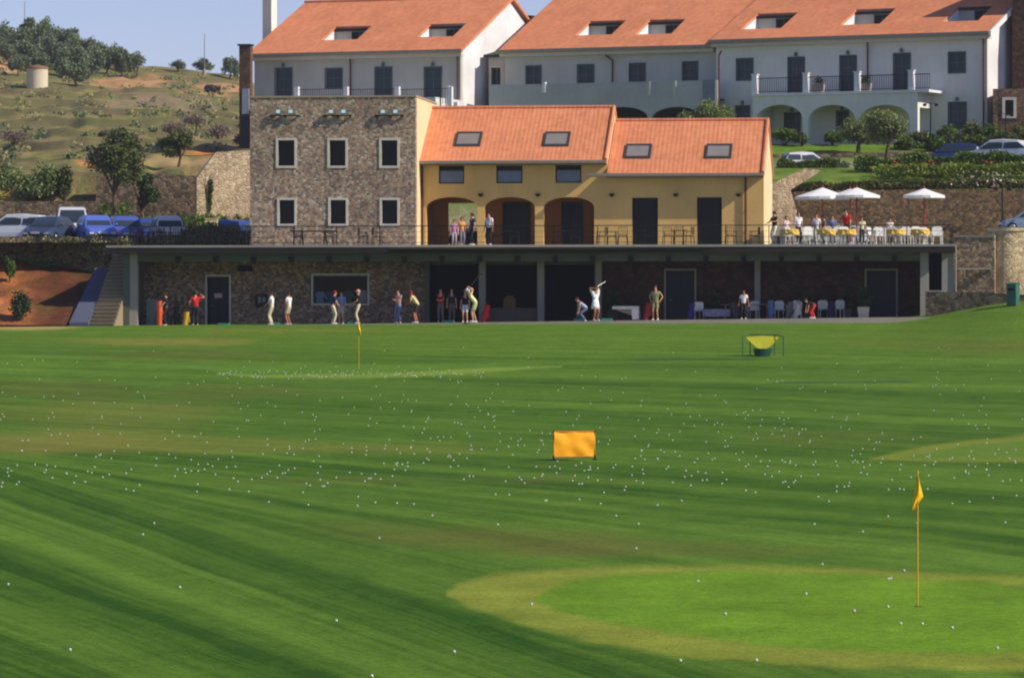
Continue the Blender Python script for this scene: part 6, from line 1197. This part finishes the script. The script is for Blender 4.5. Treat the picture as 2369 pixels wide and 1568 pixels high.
    if skirt:
        m = MB(); m.lathe([(.15, .12), (.17, 0), (.20, -.16), (.235, -.34), (.22, -.34)], pel, 16, 1, .75); m.build('skirt', bc, t, True)
    else:
        bv = [up(0, 0, .12), pel]; be = [(0, 1)]; br = [(.150, .115), (.155, .118)]
        for k in ('r', 'l'):
            i = len(bv)
            if shorts: bv += [hip[k], hip[k] + (kn[k] - hip[k]) * .88]; be += [(1, i), (i, i + 1)]; br += [.098, .088]
            else: bv += [hip[k], kn[k], an[k] + Vector((0, 0, .0))]; be += [(1, i), (i, i + 1), (i + 1, i + 2)]; br += [.096, .072, .062]
        skinned('shorts' if shorts else 'trousers', bv, be, br, bc, t, 0, 1)
    q = hrot.to_quaternion(); m = MB(); m.ball((0, 0, 0), .104, .117, .11, 12, 8); m.v = [v for v in m.v]
    cut = [f for f in m.f if sum(m.v[i][2] - m.v[i][1] * .9 for i in f) / len(f) > -.02]; m.f = cut; m.v = [tuple(hc_ + q @ Vector((v[0], v[1] - .012, v[2] + .028))) for v in m.v]
    m.build('hair' if not cap else 'cap', plain('hair_%d' % (cap or hair)[0], cap or hair, .8), t, True)
    if cap: m = MB(); a = hc_ + q @ Vector((0, .10, .055)); m.ball(a, .07, .085, .012, 10, 5); m.build('cap_peak', plain('hair_%d' % cap[0], cap, .8), t)
    m = MB()
    for sg in (-1, 1): m.ball(hc_ + q @ Vector((sg * .032, .082, .018)), .009, .006, .006, 6, 4); m.ball(hc_ + q @ Vector((sg * .086, 0, 0)), .012, .02, .03, 6, 5)
    m.build('eyes_and_ears', plain('eye_dark', (70, 44, 36), .5), t)
    m = MB(); m.box(-.02, .02, 0, .006, -.004, .004); m.v = [tuple(hc_ + q @ (Vector(v) + Vector((0, .084, -.048)))) for v in m.v]; m.build('mouth', plain('lip', (150, 70, 64), .6), t)
    for k, sg in (('r', 1), ('l', -1)): m = MB(); c_ = an[k] + Vector((sg * .01, .06, -.05)); m.ball(c_, .052, .145, .045, 10, 6); m.build('shoe', plain('shoe_%d' % shoes[0], shoes, .6), t, True)
    t['_h'] = 0; del t['_h']
    W_ = lambda v: t_world(t, v, s)
    return t, {k: t_world(t, wr_[k], s) for k in wr_}
def t_world(t, v, s): a = t.rotation_euler.z; v = Vector(v) * s; return t.location + Vector((v.x * math.cos(a) - v.y * math.sin(a), v.x * math.sin(a) + v.y * math.cos(a), v.z))
def club(label, grip, d, L=.95):
    d = Vector(d).normalized(); t = thing('golf_club', label, 'golf club', grip, 0, 'golf clubs in use'); m = MB(); m.tube(-d * .1, d * L, .009, .006, 6); m.build('shaft', plain('steel', (190, 192, 196), .3, .8), t)
    m = MB(); m.tube(-d * .12, d * .16, .014, n=6); m.build('grip', IRON, t); m = MB(); m.ball(d * L + Vector((.03, 0, 0)), .06, .035, .03, 8, 6); m.build('club_head', IRON, t)
A_ = ((.22, .05, -.06), (-.22, .05, -.06))
def PP(x, v, *a, **k): return person(a[0], fl(x, v), *a[1:], **k)
PP(384, -.5, 'person in dark clothes beside the tall orange golf bag', R(100), (44, 40, 56), (40, 38, 50), hands=((.15, .3, .05), (-.15, .3, .0)), H=1.68)
p, w_ = PP(452, -.3, 'person in a red shirt and dark trousers left of the navy door', R(20), (196, 26, 32), (36, 36, 44), hands=((.32, .12, .62), (-.25, .22, .1)), H=1.72); club('golf club held by the person in red by the navy door', w_['r'], (-.7, .1, .6))
p, w_ = PP(628, -1.6, 'golfer in white polo and cream trousers before the notice board', R(75), (232, 232, 230), (208, 196, 160), hands=((.05, .30, .10), (-.05, .32, .06)), H=1.66); club('golf club of the golfer in white polo and cream trousers', w_['r'], (-.2, .1, -1), .85)
PP(668, -1.4, 'person in white shirt, beige shorts and tanned bare legs', R(60), (234, 234, 232), (196, 186, 152), shorts=True, skin=SKIN2, hands=((.12, .28, .12), (-.15, .25, .1)), H=1.64)
p, w_ = PP(770, -1.5, 'golfer in a navy top and cream trousers left of the window group', R(-70), (36, 50, 84), (214, 204, 176), hands=((.10, .32, .0), (0, .34, .04)), lean=.15, H=1.66, cap=(150, 30, 34)); club('golf club of the golfer in navy before the window', w_['l'], (.45, -.2, -1), .9)
PP(790, -.2, 'person in a light blue shirt and pale shorts before the window', R(160), (112, 142, 206), (186, 176, 166), shorts=True, H=1.62)
p, w_ = PP(829, -1.6, 'golfer in a black top and cream trousers behind the far flag', R(95), (34, 30, 32), (214, 206, 170), hands=((.10, .28, .12), (-.02, .30, .14)), H=1.70, cap=(206, 150, 130)); club('golf club of the golfer in black behind the far flag', w_['r'], (-.35, 0, -1), .9)
PP(921, -1.0, 'person in a pink grey shirt and blue jeans, arms folded', R(150), (170, 130, 136), (96, 118, 156), hands=((-.10, .20, .28), (.10, .20, .26)), H=1.68)
p, w_ = PP(963, -1.5, 'golfer bending forward in a pale yellow shirt and dark shorts', R(70), (226, 206, 150), (52, 46, 44), lean=.60, hands=((.04, .52, .02), (-.04, .50, .06)), shorts=True, skin=SKIN2, H=1.70, cap=(130, 40, 40)); club('golf club of the golfer bending in pale yellow', w_['r'], (-.5, .1, -1), .9)
PP(1019, .8, 'person in a dark red shirt and grey trousers in the dark bay', R(175), (150, 28, 32), (104, 98, 100), hands=((-.10, .20, .22), (.10, .20, .2)), H=1.70)
PP(1044, 1.2, 'person in a dark blue shirt and grey trousers in the dark bay', R(190), (40, 42, 60), (104, 102, 96), H=1.70)
PP(1076, .2, 'person in a dark top and white shorts behind the swinging golfer', R(170), (34, 30, 34), (206, 206, 222), shorts=True, H=1.58)
p, w_ = PP(1097, -1.8, 'golfer in cream shirt and pale green shorts mid swing', R(80), (238, 230, 176), (176, 184, 140), lean=.62, side=-.12, hands=((-.05, .30, .72), (-.12, .26, .70)), shorts=True, feet=((-.2, .02), (.2, -.04)), H=1.80, skin=SKIN, cap=(238, 236, 226), shoes=(232, 232, 230)); club('golf club swung back over the shoulder of the golfer in cream', w_['r'], (.6, -.3, .7), .9)
PP(1352, .2, 'person in a pale blue top crouching beside the woman in white', R(100), (176, 180, 204), (96, 108, 150), lean=.9, drop=.22, hands=((.05, .45, -.25), (-.05, .42, -.25)), H=1.58)
p, w_ = PP(1377, -1.7, 'woman in a white top and white skirt finishing her swing', R(-150), (226, 238, 242), (238, 238, 244), skirt=True, skin=SKIN2, hands=((.14, .12, .66), (.04, .16, .70)), cap=(30, 34, 44), H=1.74, shoes=(236, 234, 226), hair=(60, 40, 30)); club('golf club over the shoulder of the woman in white', w_['r'], (.5, .5, .3), .9)
PP(1516, -1.5, 'golfer in olive green shirt and shorts, hands on hips', R(165), (140, 146, 104), (138, 136, 92), shorts=True, hands=((.24, .0, .05), (-.24, .0, .05)), H=1.70, hair=(90, 60, 44))
PP(1720, -.4, 'child in a white shirt with red gloves standing in the open', R(170), (230, 230, 236), (36, 34, 40), hands=((.30, .04, -.10), (-.30, .04, -.10)), H=1.44, hair=(60, 34, 30), skin=SKIN2)
PP(1880, -.2, 'person in red trousers bending over a bag at the right', R(110), (36, 32, 38), (200, 44, 50), lean=1.25, drop=.06, hands=((.1, .55, -.45), (-.1, .5, -.4)), feet=((-.24, 0), (.24, -.05)), H=1.34)
g2 = 'people on the terrace'
def TP(x, v, *a, **k): return person(a[0], place(x, v), *a[1:], group=g2, **k)
TP(1791, 1.3, 'person in a black top and cream trousers by the ochre gable', R(120), (24, 24, 28), (220, 212, 184), hands=((.2, .35, .15), (-.3, .3, .25)), H=1.66, hair=(24, 22, 24))
TP(1846, 1.3, 'person in a white shirt and navy trousers on the terrace', R(200), (226, 230, 238), (36, 44, 84), H=1.62)
TP(1888, 2.0, 'person in a white shirt standing under the leftmost parasol', R(170), (228, 224, 230), (214, 210, 206), H=1.56)
TP(1906, 1.4, 'person in a grey green top beside the leftmost parasol pole', R(100), (84, 100, 100), (120, 110, 110), H=1.42)
TP(1957, 2.6, 'person in a bright red shirt left of the second parasol pole', R(150), (196, 22, 26), (90, 40, 40), H=1.78)
TP(1993, 1.0, 'person in a cream shirt sitting upright near the terrace edge', R(180), (226, 222, 180), (60, 54, 60), H=1.36)
TP(1818, 2.6, 'person in a pale pink top between the chairs', R(220), (220, 196, 190), (180, 170, 160), H=1.45)
TP(2058, 2.6, 'person in a white top sitting among the chairs at the right', R(190), (224, 220, 214), (70, 66, 70), H=1.34)
TP(1925, 3.0, 'person in a blue top behind the left parasol tables', R(175), (96, 122, 176), (70, 70, 84), H=1.5)
TP(1131, 2.6, 'waiter in a white shirt and black trousers at the first pillar', R(150), (220, 224, 234), (26, 26, 32), H=1.66, hair=(30, 24, 22))
TP(1093, 2.2, 'person in navy clothes standing in the first arch', R(120), (34, 40, 84), (26, 30, 50), H=1.62)
TP(1068, 5.4, 'person in an orange top behind the first arch', R(200), (216, 150, 70), (130, 120, 140), H=1.5)
TP(1050, 5.0, 'person in a lilac top behind the first arch', R(190), (186, 130, 186), (170, 160, 170), H=1.35)
# ================================================================= the air
m = MB(); m.box(-420, 420, -12, 1100, -7.5, 62); hz = m.build('haze', None); tag(hz, kind='stuff')
hm = bpy.data.materials.new('haze_air'); hm.use_nodes = True; hn_ = hm.node_tree.nodes; hn_.remove(hn_['Principled BSDF']); pv_ = hn_.new('ShaderNodeVolumePrincipled'); pv_.inputs['Color'].default_value = (0.86, 0.90, 1.0, 1); pv_.inputs['Density'].default_value = 0.00014; pv_.inputs['Anisotropy'].default_value = 0.2
hm.node_tree.links.new(pv_.outputs[0], hn_['Material Output'].inputs['Volume']); hz.data.materials.append(hm)
